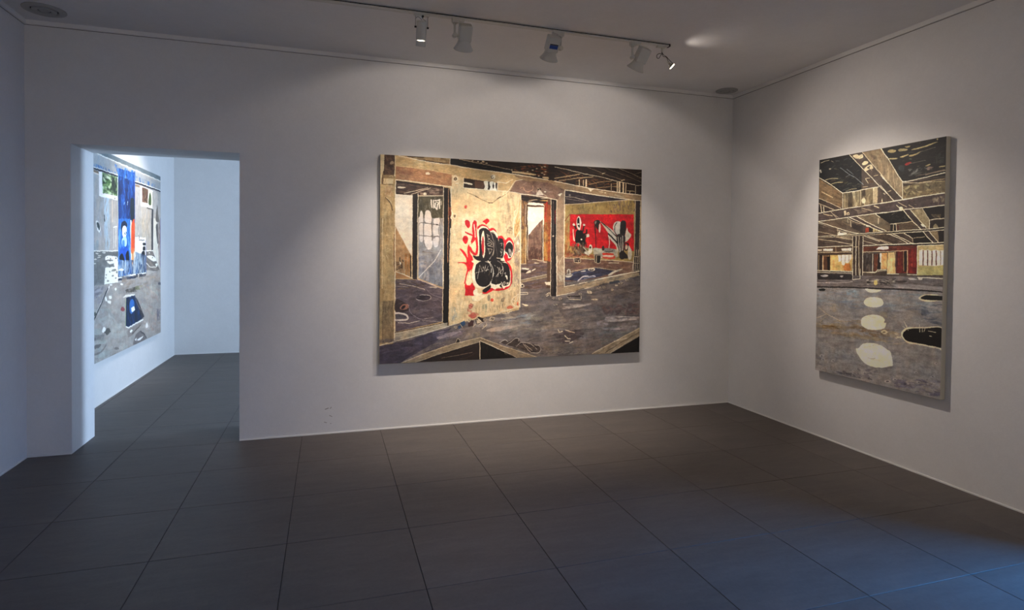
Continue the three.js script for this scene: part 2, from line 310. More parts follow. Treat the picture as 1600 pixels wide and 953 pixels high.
// ---------------------------------------------------------------- the paintings (flat paint on canvas)
// Each picture is brushed on a canvas. q = where its four corners lie in the reference; shapes are given in
// that frame and straightened out onto the picture's own flat rectangle.
function solve(A, b) { const n = b.length; for (let i = 0; i < n; i++) { let p = i; for (let r = i + 1; r < n; r++) if (Math.abs(A[r][i]) > Math.abs(A[p][i])) p = r; [A[i], A[p]] = [A[p], A[i]]; [b[i], b[p]] = [b[p], b[i]]; for (let r = 0; r < n; r++) if (r !== i) { const k = A[r][i] / A[i][i]; for (let c = i; c < n; c++) A[r][c] -= k * A[i][c]; b[r] -= k * b[i]; } } return b.map((v, i) => v / A[i][i]); }
class Easel {
  constructor(w, h, q, unit, seed) {
    this.w = w; this.h = h; this.unit = unit; this.tall = 1; this.R = rnd(seed);
    this.cv = document.createElement('canvas'); this.cv.width = w; this.cv.height = h; this.c = this.cv.getContext('2d');
    this.c.lineJoin = this.c.lineCap = 'round';
    const to = [[0, 0], [w, 0], [w, h], [0, h]], A = [], b = [];
    q.forEach(([x, y], i) => { const [u, v] = to[i]; A.push([x, y, 1, 0, 0, 0, -u * x, -u * y], [0, 0, 0, x, y, 1, -v * x, -v * y]); b.push(u, v); });
    this.m = solve(A, b); this.z(0, 0, 1);
  }
  z(x, y, s) { this.ox = x; this.oy = y; this.s = s; return this; }             // working frame: origin and scale
  at(x, y) { x = this.ox + x / this.s; y = this.oy + y / this.s; const m = this.m, d = m[6] * x + m[7] * y + 1; return [(m[0] * x + m[1] * y + m[2]) / d, (m[3] * x + m[4] * y + m[5]) / d]; }
  pts(a) { const o = []; for (let i = 0; i < a.length; i += 2) o.push(this.at(a[i], a[i + 1])); return o; }
  path(P, closed, smooth) {
    const c = this.c; c.beginPath();
    if (!smooth) { P.forEach(([x, y], i) => (i ? c.lineTo(x, y) : c.moveTo(x, y))); if (closed) c.closePath(); return; }
    const n = P.length, g = (i) => (closed ? P[(i + n) % n] : P[Math.max(0, Math.min(n - 1, i))]); c.moveTo(...P[0]);
    for (let i = 0; i < (closed ? n : n - 1); i++) { const [a, b, d, e] = [g(i - 1), g(i), g(i + 1), g(i + 2)]; c.bezierCurveTo(b[0] + (d[0] - a[0]) / 6, b[1] + (d[1] - a[1]) / 6, d[0] - (e[0] - b[0]) / 6, d[1] - (e[1] - b[1]) / 6, d[0], d[1]); }
    if (closed) c.closePath();
  }
  poly(col, a, al = 1) { this.c.globalAlpha = al; this.c.fillStyle = col; this.path(this.pts(a), true, false); this.c.fill(); this.c.globalAlpha = 1; return this; }
  blob(col, a, al = 1) { this.c.globalAlpha = al; this.c.fillStyle = col; this.path(this.pts(a), true, true); this.c.fill(); this.c.globalAlpha = 1; return this; }
  line(col, w, a, al = 1) { const c = this.c; c.globalAlpha = al; c.strokeStyle = col; c.lineWidth = w * this.unit; this.path(this.pts(a), false, false); c.stroke(); c.globalAlpha = 1; return this; }
  curve(col, w, a, al = 1, closed = false) { const c = this.c; c.globalAlpha = al; c.strokeStyle = col; c.lineWidth = w * this.unit; this.path(this.pts(a), closed, true); c.stroke(); c.globalAlpha = 1; return this; }
  oval(cx, cy, rx, ry, n = 18) { const a = []; for (let i = 0; i < n; i++) a.push(cx + rx * Math.cos(i / n * 6.2832), cy + ry * Math.sin(i / n * 6.2832)); return a; }
  // brush strokes inside an outline: palette, how many, length and width in reference pixels, direction
  brush(a, cols, n, len, wid, ang = 0, al = .5, spread = .25) {
    const c = this.c, R = this.R; c.save(); this.path(this.pts(a), true, false); c.clip();
    let x0 = 1e9, x1 = -1e9, y0 = 1e9, y1 = -1e9; for (let i = 0; i < a.length; i += 2) { x0 = Math.min(x0, a[i]); x1 = Math.max(x1, a[i]); y0 = Math.min(y0, a[i + 1]); y1 = Math.max(y1, a[i + 1]); }
    for (let i = 0; i < n; i++) {
      const x = x0 + R() * (x1 - x0), y = y0 + R() * (y1 - y0), t = ang + (R() - .5) * 2 * spread, l = len * this.s * (.4 + R()) * (Math.abs(Math.sin(ang)) > .8 ? this.tall : 1), k = (R() - .5) * .25 * l;
      c.globalAlpha = al * (.35 + .65 * R()); c.strokeStyle = cols[Math.floor(R() * cols.length)]; c.lineWidth = wid * this.unit * (.4 + R());
      const dx = Math.cos(t), dy = Math.sin(t);
      this.path(this.pts([x - dx * l / 2, y - dy * l / 2, x - dy * k, y + dx * k, x + dx * l / 2, y + dy * l / 2]), false, true); c.stroke();
    }
    c.restore(); c.globalAlpha = 1; return this;
  }
  fill(col, a, cols, n, len, wid, ang, al, spread) { this.poly(col, a); return this.brush(a, cols, n, len, wid, ang, al, spread); }
  // thin broken lines scratched across an area
  scratch(a, cols, n, len, ang, spread) { return this.brush(a, cols, n, len, .35, ang, .9, spread); }
  // chips and stones: uneven little outlines with a pale face and a dark side
  rubble(list, pale, dark) {
    const R = this.R;
    for (const [x, y, a, b] of list) {
      const o = [], n = 6; for (let i = 0; i < n; i++) { const t = (i + R() * .7) / n * 6.2832, k = .65 + .5 * R(); o.push(x + a * k * Math.cos(t), y + b * k * Math.sin(t)); }
      this.poly(dark, o.map((v, i) => v + (i % 2 ? b * .35 : a * .2)), .8).poly(R() < .5 ? pale : '#8d8278', o, .9).line(pale, .55, [...o, o[0], o[1]], .9);
      if (R() < .6) this.line(dark, .6, [o[2], o[3], x, y, o[8], o[9]], .8);
    }
    return this;
  }
  // last pass: soften, then canvas grit and broken brush marks; contrast and tint of the paint
  done(contrast, gain, tint, grit, seed) {
    const { w, h } = this, k = document.createElement('canvas'); k.width = w; k.height = h;
    const src = this.c.getImageData(0, 0, w, h), from = new Uint32Array(src.data.buffer), ragged = this.c.createImageData(w, h), to = new Uint32Array(ragged.data.buffer);
    const nx = noiseField(512, [[26, 26, 1], [64, 64, .8], [150, 150, .5]], seed + 100), ny = noiseField(512, [[26, 26, 1], [64, 64, .8], [150, 150, .5]], seed + 200), u = this.unit * .24;
    for (let y = 0; y < h; y++) for (let x = 0; x < w; x++) {                       // hand-laid paint: no edge runs quite straight
      const m = (y & 511) * 512 + (x & 511), X = Math.max(0, Math.min(w - 1, Math.round(x + u * nx[m]))), Y = Math.max(0, Math.min(h - 1, Math.round(y + u * ny[m])));
      to[y * w + x] = from[Y * w + X];
    }
    this.c.putImageData(ragged, 0, 0);
    const c = k.getContext('2d'); c.filter = 'blur(' + (this.unit * .2).toFixed(2) + 'px)'; c.drawImage(this.cv, 0, 0); c.filter = 'none';
    const im = c.getImageData(0, 0, w, h), d = im.data, n = noiseField(512, [[12, 40, .5], [40, 24, .5], [100, 128, .6], [256, 256, .5]], seed), b = noiseField(512, [[5, 7, .7], [14, 22, .7], [40, 60, .5]], seed + 300), hue = noiseField(512, [[4, 6, .6], [18, 14, .5]], seed + 400);
    for (let y = 0; y < h; y++) for (let x = 0; x < w; x++) {
      const i = (y * w + x) * 4, m = (y & 511) * 512 + (x & 511), g = grit * n[m], l = (d[i] + d[i + 1] + d[i + 2]) / 765, f = (1 + g * (1.3 - l)) * (1 + grit * 1.1 * b[m] * (1.15 - l)), v = grit * .35 * hue[m];
      for (let q = 0; q < 3; q++) d[i + q] = Math.max(4, Math.min(250, (((d[i + q] / 255 - .45) * contrast + .45) * gain * tint[q] * (1 + v * (1 - q)) * f + g * .05) * 255));
    }
    c.putImageData(im, 0, 0);
    const t = new THREE.CanvasTexture(k); t.colorSpace = THREE.SRGBColorSpace; t.magFilter = THREE.LinearFilter; t.anisotropy = 8; return t;
  }
}
const UP = Math.PI / 2;

function wide_picture() {
  const e = new Easel(1640, 1172, [[590.6, 239.4], [1001, 266], [1001, 550.6], [593.6, 568.6]], 4, 101);
  const A = () => e.z(585, 235, 8.664), B = () => e.z(715, 240, 8.664), C = () => e.z(865, 255, 8.664), D = () => e.z(585, 340, 8.664), E = () => e.z(715, 340, 8.664), F = () => e.z(865, 330, 8.664), G = () => e.z(690, 430, 6.806), K = () => e.z(850, 430, 6.806);
  const Q2 = () => e.z(790, 240, 5.295), Q3 = () => e.z(580, 400, 5.0136), Q4 = () => e.z(790, 400, 5.0136), O = () => e.z(0, 0, 1);
  const W = '#ece0c4', W2 = '#d8c8ab';
  O().poly('#c6a97d', [580, 230, 1010, 230, 1010, 580, 580, 580]);
  // ground of the ruin
  const floor = [588, 540, 702, 508, 812, 484, 812, 400, 1005, 400, 1005, 560, 588, 580];
  e.fill('#746b68', floor, ['#5d5655', '#8a7f7a', '#6a6468', '#988c82', '#7d7472', '#58545c', '#857a71', '#4c4748'], 1000, 30, 2.2, -.1, .5, .14);
  // upper ceiling, dark
  const top = () => [700, 240, 1005, 258, 1005, 305.5, 969, 301.5, 927, 295, 865, 283, 798, 270.8, 715, 259, 701, 256.3];
  e.fill('#2b1f18', top(), ['#1a1310', '#3d2a1e', '#4a3322', '#20160f'], 260, 12, 1.6, .3, .6, .5);
  B().brush([720, 180, 1213, 130, 1213, 330, 720, 260], ['#6b4327', '#7d4a2a', '#8a5a34', '#3a2417', '#93603a', '#a5502c'], 120, 5, 1.6, .15, .7, .6);
  C().brush([0, 90, 560, 190, 900, 300, 880, 390, 540, 340, 0, 240], ['#7d4f2c', '#5e3a20', '#8f6239', '#3a2417', '#4a2f1d', '#a06c3f'], 190, 6, 1.5, .2, .75, .7);
  C().brush([440, 45, 1178, 95, 1178, 300, 880, 260], ['#3a2d26', '#1b1513', '#2a2220', '#4a3b33'], 120, 20, 1.6, .32, .7, .1);
  A().fill('#9b7f59', [300, 58, 1000, 92, 1000, 185, 620, 128], ['#b79b6e', '#7c6342', '#c9b58c', '#5a4630', '#8d7350'], 60, 8, 1.5, .12, .7, .2);
  A().line('#4a3826', 1.2, [420, 66, 640, 85]).line('#3c2c1e', 1, [640, 122, 960, 175]);
  A().poly('#15100d', [1005, 95, 1213, 130, 1213, 215, 1005, 180]);
  B().poly('#15100d', [0, 75, 715, 225, 715, 262, 0, 165]);
  B().line(W2, .55, [0, 66, 200, 110, 715, 216]).line(W2, .8, [720, 205, 722, 268]).line('#8c7558', .5, [0, 62, 330, 120]);
  for (const [x, y] of [[180, 92], [255, 102], [320, 95], [300, 118], [370, 124], [330, 105], [930, 240], [1055, 202], [1125, 185], [1175, 240], [1165, 175], [1130, 262], [1085, 300], [1160, 280], [1000, 222]]) B().blob('#dccaa8', e.oval(x, y, 13 + 6 * e.R(), 7), .9);
  B().blob('#d2bc94', [735, 236, 860, 246, 1030, 272, 1030, 292, 870, 276, 735, 254]).blob('#d2bc94', [1140, 310, 1213, 318, 1213, 345, 1140, 330]);
  C().line('#c3ac86', 1.3, [0, 205, 190, 175, 340, 150]).line('#d0b88e', 1, [60, 238, 300, 205, 520, 186]).line('#c9b084', .7, [470, 290, 620, 258, 780, 243]).line('#a88a60', .8, [560, 340, 700, 325, 860, 315]);
  C().line(W, .8, [0, 48, 200, 95, 400, 145, 640, 192, 860, 252, 1090, 300]).line('#9d8c74', .6, [440, 55, 700, 160, 950, 240]).line('#8a7b66', .6, [670, 62, 1000, 190, 1170, 262]).line('#b5a68c', .6, [870, 75, 1020, 135, 1178, 210]).line('#a0917a', .5, [1060, 160, 1178, 128]);
  for (const [x, y0, y1, w] of [[335, 230, 300, 1.6], [390, 230, 305, 1.5], [428, 228, 315, 2.4], [850, 265, 385, 2], [880, 262, 395, 3], [930, 275, 400, 2.6], [965, 285, 400, 1.4], [1020, 380, 410, 1], [770, 280, 370, 1]]) C().line('#d6c3a0', w, [x, y0, x, y1]);
  C().line('#8e7c64', .8, [680, 328, 830, 320]).line('#cbb894', .7, [985, 380, 1090, 385]).line(W2, .8, [1096, 435, 1098, 308, 1178, 306]).blob('#c4b08c', [900, 235, 960, 225, 910, 245]).blob('#c4b08c', [640, 140, 690, 130, 650, 150]);
  // beam across the picture and lintel
  A().fill('#caae7f', [245, 58, 620, 130, 1213, 218, 1213, 330, 1040, 318, 680, 250, 260, 200], ['#d9c195', '#b99b6a', '#c2a777', '#dcc79e', '#a98c5e'], 150, 14, 2.2, .15, .5, .3);
  A().fill('#aa805c', [255, 200, 680, 252, 1040, 318, 1030, 478, 255, 385], ['#b88d66', '#9a6f4f', '#8f6349', '#c29a70', '#a57a60', '#b48664'], 170, 13, 2.4, .15, .5, .5);
  A().brush([260, 205, 500, 235, 500, 330, 260, 300], ['#8f5f47', '#996a50'], 30, 9, 3, .4, .4);
  A().line('#d8c092', .7, [265, 195, 450, 215, 680, 250, 1040, 316]).blob(W, [668, 290, 700, 286, 730, 305, 715, 320, 672, 316]);
  B().fill('#c8ad80', [0, 170, 720, 270, 860, 290, 800, 355, 690, 395, 520, 375, 60, 318, 0, 330], ['#d7bf92', '#b89c6d', '#c6ab7c'], 80, 12, 2, .14, .5, .3);
  O().fill('#84695a', [795, 298.5, 803.8, 282.7, 814, 280.6, 855, 285, 880.5, 295, 881, 314, 865, 312, 812, 303.5], ['#6f5648', '#967b69', '#7a5c54', '#a08a78', '#6a5144'], 90, 9, 1.8, .2, .6, .9);
  O().poly('#9b8163', [798, 272, 865, 284, 927, 296, 1001, 306, 1001, 314, 960, 309, 930, 305, 881, 297, 855, 285, 812, 280]);
  O().brush([798, 272, 865, 284, 927, 296, 1001, 306, 1001, 314, 960, 309, 930, 305, 881, 297, 855, 285, 812, 280], ['#b09a7c', '#876c52', '#a48a6c', '#c2ae8e', '#7c6450'], 130, 12, 1.6, .17, .6, .2);
  B().line(W, 1.3, [0, 168, 200, 200, 720, 272, 1000, 318, 1213, 358]); C().line(W, 1.2, [0, 242, 200, 285, 440, 335, 620, 362, 900, 405, 1178, 438]); A().line(W, 1.1, [300, 62, 460, 92, 620, 130, 820, 165, 1000, 185, 1213, 222]).line(W, 1, [1000, 95, 1000, 185]);
  C().blob(W, [455, 335, 535, 350, 505, 372, 490, 388]).blob('#d9c8a6', [590, 385, 660, 392, 650, 400]).blob('#d9c8a6', [668, 400, 700, 398, 690, 412]).blob(W, [52, 425, 80, 408, 110, 410, 100, 440, 70, 445]).blob('#c9b091', [100, 468, 118, 470, 112, 485]);
  // left pillar
  O().fill('#b79e73', [588, 240, 615, 240, 615, 545, 588, 560], ['#c4ad82', '#a2885d', '#bda57a', '#93794f', '#cdb88f'], 190, 16, 2, UP, .5, .15);
  A().fill('#574131', [100, 42, 245, 45, 245, 318, 90, 318], ['#3d2c20', '#6d5440', '#7a614b', '#46342a'], 50, 7, 2, .8, .6, 1).poly('#dccca4', [40, 30, 104, 30, 100, 250, 78, 300, 62, 440, 50, 440]);
  A().poly('#8a7452', [75, 318, 245, 318, 245, 360, 90, 365]).poly('#6c5640', [75, 300, 92, 360, 90, 440, 72, 440]).poly('#d3be95', [97, 370, 226, 374, 224, 442, 96, 436]).line('#7d6546', 1, [96, 446, 226, 450]).line('#e0d0a9', 1.2, [250, 60, 258, 180, 245, 330]).blob('#bfa98a', [180, 150, 215, 130, 235, 160, 190, 175], .8).line('#c7b28c', .7, [170, 340, 210, 330, 225, 345]);
  A().curve('#5a4733', 1.1, [125, 628, 165, 665, 205, 720, 222, 800]).curve('#d8c7a0', .6, [135, 620, 180, 660, 215, 712]).brush([80, 460, 230, 460, 220, 640, 120, 600], ['#a48360', '#cdb894', '#b78f68'], 30, 6, 2, 1, .6, 1);
  D().brush([100, 200, 240, 200, 240, 560, 100, 560], ['#cdbb8f', '#a08a5c', '#d6c7a0'], 50, 4, 1.2, .6, .6, 1.5); Q3().fill('#8d7a5e', [85, 350, 172, 345, 180, 665, 85, 680], ['#7a684f', '#9e8c6c', '#6a5943', '#a8946f'], 60, 9, 2, UP, .6, .2).poly('#a2906c', [66, 350, 84, 350, 80, 690, 66, 696], .6);
  A().line('#a48f68', .6, [75, 455, 75, 953]); D().line('#d8c8a4', .8, [88, 0, 100, 953]).line('#6f4a33', .9, [250, 220, 262, 720]).line('#6d5c47', .6, [70, 0, 72, 953]);
  // left doorway
  A().fill('#4b3a32', [268, 392, 915, 490, 915, 605, 500, 595, 268, 575], ['#2f241f', '#6b5444', '#57453a', '#7d6858', '#3a2d27'], 70, 10, 1.8, .15, .7, .3).blob(W2, [290, 480, 330, 474, 400, 492, 350, 502, 295, 498]).line('#1d1613', 1.6, [270, 408, 560, 450, 900, 488]).brush([600, 510, 860, 500, 860, 600, 600, 595], ['#b39a84', '#c9b49c', '#94796a'], 40, 6, 2, .1, .5, .3).blob(W, [640, 575, 665, 560, 690, 588, 650, 596]);
  A().line(W2, .8, [370, 572, 560, 530, 700, 495]).line(W2, .8, [480, 585, 640, 530, 740, 500]).line('#2a201c', 1.6, [275, 566, 380, 578]);
  A().poly('#e9dfcb', [265, 578, 498, 598, 500, 953, 262, 953]); D().poly('#e9dfcb', [262, 0, 500, 0, 500, 515, 475, 490, 262, 105]);
  D().fill('#b19069', [268, 108, 300, 170, 478, 492, 492, 805, 280, 725], ['#c1a47c', '#9a7750', '#b98a5e', '#a07c5c', '#cdb48e'], 90, 9, 2, 1.2, .5, .6).brush([400, 470, 480, 490, 490, 790, 400, 780], ['#b57c45', '#a86f3d', '#8f6236'], 30, 8, 2, UP, .6, .1).brush([285, 590, 370, 600, 380, 720, 285, 720], ['#4c3b2a', '#6d5540', '#3a2c20'], 26, 5, 1.8, .5, .6, 1).poly('#221b19', [476, 500, 494, 520, 492, 800, 478, 795]).curve('#3c2e24', 1.2, [335, 535, 332, 570, 345, 590]).curve('#4c3b2d', .8, [365, 560, 372, 580, 385, 575, 375, 595]).blob(W, [332, 590, 350, 600, 345, 632, 330, 620]);
  D().poly('#b6885c', [280, 728, 508, 815, 280, 818]).line(W, 1, [280, 722, 400, 768, 510, 818]).line('#e4d6b4', .6, [492, 500, 496, 800]);
  D().poly('#2b2523', [500, -10, 566, -10, 575, 832, 512, 825]); A().poly('#2b2523', [500, 590, 566, 578, 568, 960, 500, 960]); D().brush([502, 0, 570, 0, 572, 820, 512, 820], ['#3b3634', '#1d1817', '#454040'], 30, 10, 1.4, UP, .5, .1);
  A().fill('#55503f', [575, 612, 912, 612, 925, 960, 575, 960], ['#6b665a', '#45402f', '#7d786a', '#8b8678'], 50, 9, 2.4, UP, .6, .4); D().fill('#9d9a98', [572, 0, 920, 0, 925, 942, 590, 815], ['#b3aeaa', '#8a8786', '#a6a29f', '#97959a'], 90, 10, 2.4, UP, .5, .4);
  D().brush([590, 520, 918, 460, 922, 942, 590, 812], ['#82848e', '#74767f', '#8f919b', '#6c6e79', '#9c9da4'], 120, 12, 2.6, UP, .6, .3);
  A().blob('#e9dfd2', [600, 860, 615, 808, 640, 850, 642, 960, 596, 960]).blob('#e9dfd2', [672, 960, 668, 850, 695, 800, 745, 830, 755, 960]); D().blob('#e6dbd0', [590, -20, 640, -20, 640, 66, 610, 78, 588, 66]).blob('#e8ddd2', [668, -20, 756, -20, 756, 60, 690, 62]).blob('#e4d9cf', [792, 15, 862, 0, 868, 80, 800, 88]).blob('#e4d8cc', [594, 92, 640, 85, 642, 225, 600, 228]).blob('#e8ddd2', [662, 92, 700, 76, 758, 90, 760, 230, 668, 236]).blob('#e2d7cd', [786, 96, 862, 100, 866, 235, 790, 238]).blob('#ddd3cb', [600, 245, 640, 248, 640, 320, 606, 310]).blob('#e4dad2', [664, 252, 766, 256, 770, 400, 700, 420, 668, 330]).blob('#dbd1ca', [790, 262, 862, 268, 850, 380, 800, 385]);
  D().curve('#6d6156', .8, [592, 70, 640, 60, 760, 78, 870, 96]).curve('#75685c', .8, [600, 232, 680, 238, 770, 248, 862, 250]).curve('#6d6156', .8, [768, 0, 762, 120, 772, 300]).curve('#7d7166', .7, [648, 0, 650, 220, 655, 330, 690, 400]).curve('#84786e', .7, [700, 400, 700, 440, 640, 460, 780, 470]).blob('#3a2f28', [820, 80, 850, 82, 836, 98]).brush([850, 0, 905, 0, 905, 400, 850, 400], ['#8b857f', '#c5bdb5', '#6f6964'], 26, 10, 1.1, UP, .6, .06).curve('#5a5048', .8, [780, 262, 800, 270, 812, 255, 850, 240]);
  for (const [a, w] of [[[750, 660, 760, 765], 1.8], [[780, 665, 785, 770], 1.7], [[800, 672, 868, 660], 1.9], [[820, 690, 850, 700, 848, 720], 1.2], [[808, 705, 802, 760, 830, 788, 838, 720], 2], [[862, 670, 868, 775], 1.8], [[885, 680, 888, 730], .8]]) A().line('#ece3d4', w, a);
  D().brush([600, 560, 700, 560, 690, 700, 600, 700], ['#b0a9a2', '#9aa0ad', '#c0b6ac'], 22, 9, 1.6, .2, .6, .4).curve('#d9d5d0', 1.1, [890, 430, 800, 590, 700, 690, 600, 805]).poly('#6a6d78', [690, 730, 760, 660, 905, 560, 918, 930, 720, 860], .4).brush([690, 720, 740, 720, 740, 850, 690, 850], ['#a8a6aa', '#b8b3b2'], 12, 8, 2, UP, .7, .1);
  D().line('#c9b89c', .7, [582, 0, 590, 815]).line('#d5c7ae', .9, [570, 0, 578, 820]); A().line('#e4d9bf', 1, [572, 575, 568, 960]).line('#e4d9bf', .9, [580, 608, 915, 605]); Q3().line('#cdb7ae', 1.1, [360, 182, 480, 222, 558, 258]);
  A().poly('#1c1715', [918, 492, 1000, 508, 1018, 620, 1030, 960, 925, 960]); D().poly('#1c1715', [926, -10, 1030, -10, 1012, 560, 1016, 960, 940, 960]); Q3().poly('#191412', [560, -5, 612, -5, 608, 545, 566, 515]); D().brush([930, 0, 1000, 0, 1010, 940, 940, 940], ['#2d2623', '#3a322d', '#0f0c0b'], 30, 12, 1.2, UP, .5, .05);
  A().line('#b98f6c', .9, [985, 512, 990, 950]).brush([988, 760, 1020, 760, 1030, 950, 990, 950], ['#7a3a22', '#96482a', '#5e2c1a'], 16, 8, 1.4, UP, .8, .1); D().line('#b98a66', 1, [995, 0, 985, 340, 990, 600]).line('#5a3d2c', .7, [1000, 100, 1003, 500]);
  A().line('#eadfc2', 1, [262, 380, 440, 404, 640, 430, 840, 462, 1018, 485]).line('#eadfc2', .9, [915, 490, 920, 960]).line('#ece2c8', 1, [1020, 485, 1022, 700, 1030, 820]); D().line('#eadfc2', .9, [920, 0, 928, 600, 935, 953]).line('#eadfc2', 1, [1022, 140, 1015, 500, 1020, 953]).line('#eadfc2', 1, [262, 0, 270, 500, 276, 953]); A().line('#eadfc2', 1.1, [260, 382, 262, 960]);
  Q3().line('#e6dabd', 1, [182, 120, 186, 660]).line('#e6dabd', .9, [560, 20, 562, 515]).line('#e6dabd', 1, [612, 0, 620, 545]);
  // floor seen through the left doorway
  Q3().fill('#5e5358', [188, 178, 360, 182, 558, 258, 560, 512, 192, 592], ['#6d6068', '#4c434a', '#756a74', '#57505c', '#7f7276', '#453b40'], 170, 22, 2.4, -.05, .5, .4).brush([190, 180, 360, 185, 440, 240, 200, 260], ['#403530', '#6d5b48', '#8a7560', '#5a4a40'], 40, 12, 1.8, .2, .6, .3);
  Q3().line('#c9b8a4', .8, [220, 212, 330, 232, 420, 262]).line('#b5a69c', .7, [195, 235, 285, 238]).blob('#c8b5a2', [455, 240, 520, 235, 505, 248]).blob('#413840', e.oval(408, 325, 58, 24)).curve('#cfc4bc', .8, [350, 335, 400, 350, 455, 340, 466, 315, 440, 302, 380, 304], .9).brush(e.oval(408, 325, 50, 18), ['#6d6068', '#2f282c'], 14, 6, 1.4, 0, .6).curve('#8d8088', .6, [430, 255, 480, 300, 556, 325]);
  Q3().blob('#3b302e', [190, 340, 240, 350, 300, 390, 280, 430, 190, 430], .8).blob('#a67664', [222, 410, 245, 378, 285, 375, 295, 400, 262, 418]).blob('#2d2424', [232, 408, 252, 385, 270, 388, 252, 412]).curve('#dcd2c8', 2.6, [188, 446, 230, 446, 278, 462, 286, 492, 230, 500, 188, 498]).poly('#5d5a60', [188, 458, 245, 462, 262, 484, 190, 486]).curve('#a0959c', .7, [295, 380, 308, 440, 380, 490, 440, 490]).line('#d5cabb', 1, [210, 520, 300, 524, 382, 505]).line('#a79d98', .7, [420, 490, 490, 478]).line('#b8aca0', .6, [400, 502, 558, 514]);
  Q3().fill('#a49a86', [190, 602, 410, 560, 602, 520, 602, 545, 400, 610, 190, 665], ['#8c8270', '#b8ae98', '#7a7060', '#c2b8a2'], 60, 14, 1.6, -.25, .6, .1).line('#3a302b', 1, [190, 598, 420, 552, 560, 524]).line('#d8cdb6', .8, [192, 604, 400, 562, 600, 522]).line('#e2d8c2', 1, [65, 700, 190, 668, 400, 612, 620, 545, 800, 490, 1103, 420]);
  // plastered middle wall
  const plaster = [703.5, 272, 722, 277, 812.5, 304, 813.5, 480, 704.5, 508];
  O().fill('#dcc59c', plaster, ['#e4d0aa', '#d2b88c', '#dfcaa2', '#cdb287', '#e8d6b2'], 260, 22, 2.6, UP, .45, .12);
  O().brush([770, 300, 812, 304, 813, 480, 775, 490], ['#b39c7c', '#c2aa86', '#a58f72', '#bca684'], 110, 16, 2.4, UP, .45, .15).brush([790, 300, 812, 304, 813, 470, 795, 475], ['#a48c6e', '#94806a', '#b49a78'], 60, 12, 2, UP, .5, .2);
  O().brush([706, 455, 812, 440, 812, 478, 706, 506], ['#c4a77c', '#b89a74', '#cdb186', '#a98f6c', '#b5a08a'], 120, 16, 2.4, UP, .45, .2);
  G().blob('#b04a42', [290, 320, 320, 300, 335, 340, 300, 360], .6).blob('#b3443f', [300, 430, 340, 395, 380, 430, 340, 460], .7).brush([270, 330, 400, 380, 400, 450, 290, 440], ['#b85a4c', '#c2806a'], 26, 6, 2.4, .3, .4).brush([440, 310, 490, 290, 490, 420, 440, 420], ['#8f9078', '#9a9a80'], 16, 7, 2.4, UP, .4).brush([110, 330, 170, 340, 170, 480, 110, 490], ['#a5a392', '#9aa0a0'], 16, 8, 2.6, UP, .35).blob('#c0503c', [700, 340, 740, 320, 770, 345, 710, 358], .7);
  G().blob('#e6d8b6', [330, 220, 420, 205, 470, 215, 400, 270, 340, 265]).blob('#cc4f3a', e.oval(542, 262, 17, 17)).blob('#8a7a66', [495, 212, 520, 215, 515, 270, 495, 262], .8).blob('#8a7862', [640, 250, 675, 238, 668, 280, 635, 275], .8).line('#6a5844', .7, [595, 320, 600, 362]).line('#6a5844', .7, [618, 315, 622, 355]).line('#6a5844', .7, [652, 305, 660, 345]).curve('#8d4a3c', .9, [300, 320, 330, 330, 340, 310, 310, 300]).curve('#e4d8be', 1, [822, 200, 770, 240, 752, 280, 780, 325, 822, 325]).curve('#e4d8be', .9, [755, 250, 800, 275, 822, 210]).blob('#cc5a3c', [810, 290, 822, 285, 822, 322, 812, 320]);
  E().brush([660, 130, 740, 110, 740, 240, 660, 200], ['#7d6a56', '#9a866c', '#5e4f42'], 34, 4, 1.4, .6, .6, 1.5).brush([750, 250, 840, 250, 840, 900, 770, 940], ['#8c7a6c', '#a39078', '#77685e', '#9c8a86'], 70, 9, 2, UP, .5, .6).brush([760, 0, 835, 0, 835, 240, 765, 260], ['#cfa268', '#e3cda0', '#b98a4e', '#a0703c'], 40, 16, 1.6, UP + .15, .7, .08).curve(W, 1, [755, 0, 748, 180, 765, 280]).curve(W, 1, [835, 180, 800, 240, 762, 300]).blob(W, [800, 340, 815, 300, 828, 350, 812, 365]).blob(W, [815, 460, 835, 440, 835, 462]);
  B().line(W, 1, [770, 950, 765, 780, 780, 760]).curve('#caa872', 1.4, [840, 620, 810, 760, 800, 950]).curve(W, .9, [822, 630, 800, 790, 770, 880]);
  // hatch with torn paper, drooping wires
  B().fill('#33271f', [62, 325, 520, 392, 522, 495, 66, 450], ['#231a16', '#46352b', '#5a4436', '#2b2019'], 40, 8, 1.6, .15, .6, .3).poly('#5f4536', [215, 360, 338, 378, 338, 475, 215, 460]).blob('#ece3cd', [68, 378, 160, 395, 185, 410, 165, 418, 68, 396]).blob('#ece6d4', [335, 372, 400, 376, 398, 430, 385, 488, 342, 485, 350, 430]).blob('#ece6d4', [415, 385, 465, 375, 455, 440, 470, 490, 418, 492, 425, 440]).blob('#ece6d4', [470, 390, 500, 392, 498, 440, 512, 492, 455, 494, 480, 450]).line('#2b211b', 1, [400, 380, 405, 485]).line(W, 1, [60, 318, 62, 455]).line(W, 1.1, [66, 455, 300, 478, 522, 500]).line(W, 1, [525, 385, 525, 498]).poly('#c7a97b', [530, 398, 660, 402, 735, 372, 690, 495, 530, 492]).line(W, .8, [525, 500, 680, 510, 840, 540]);
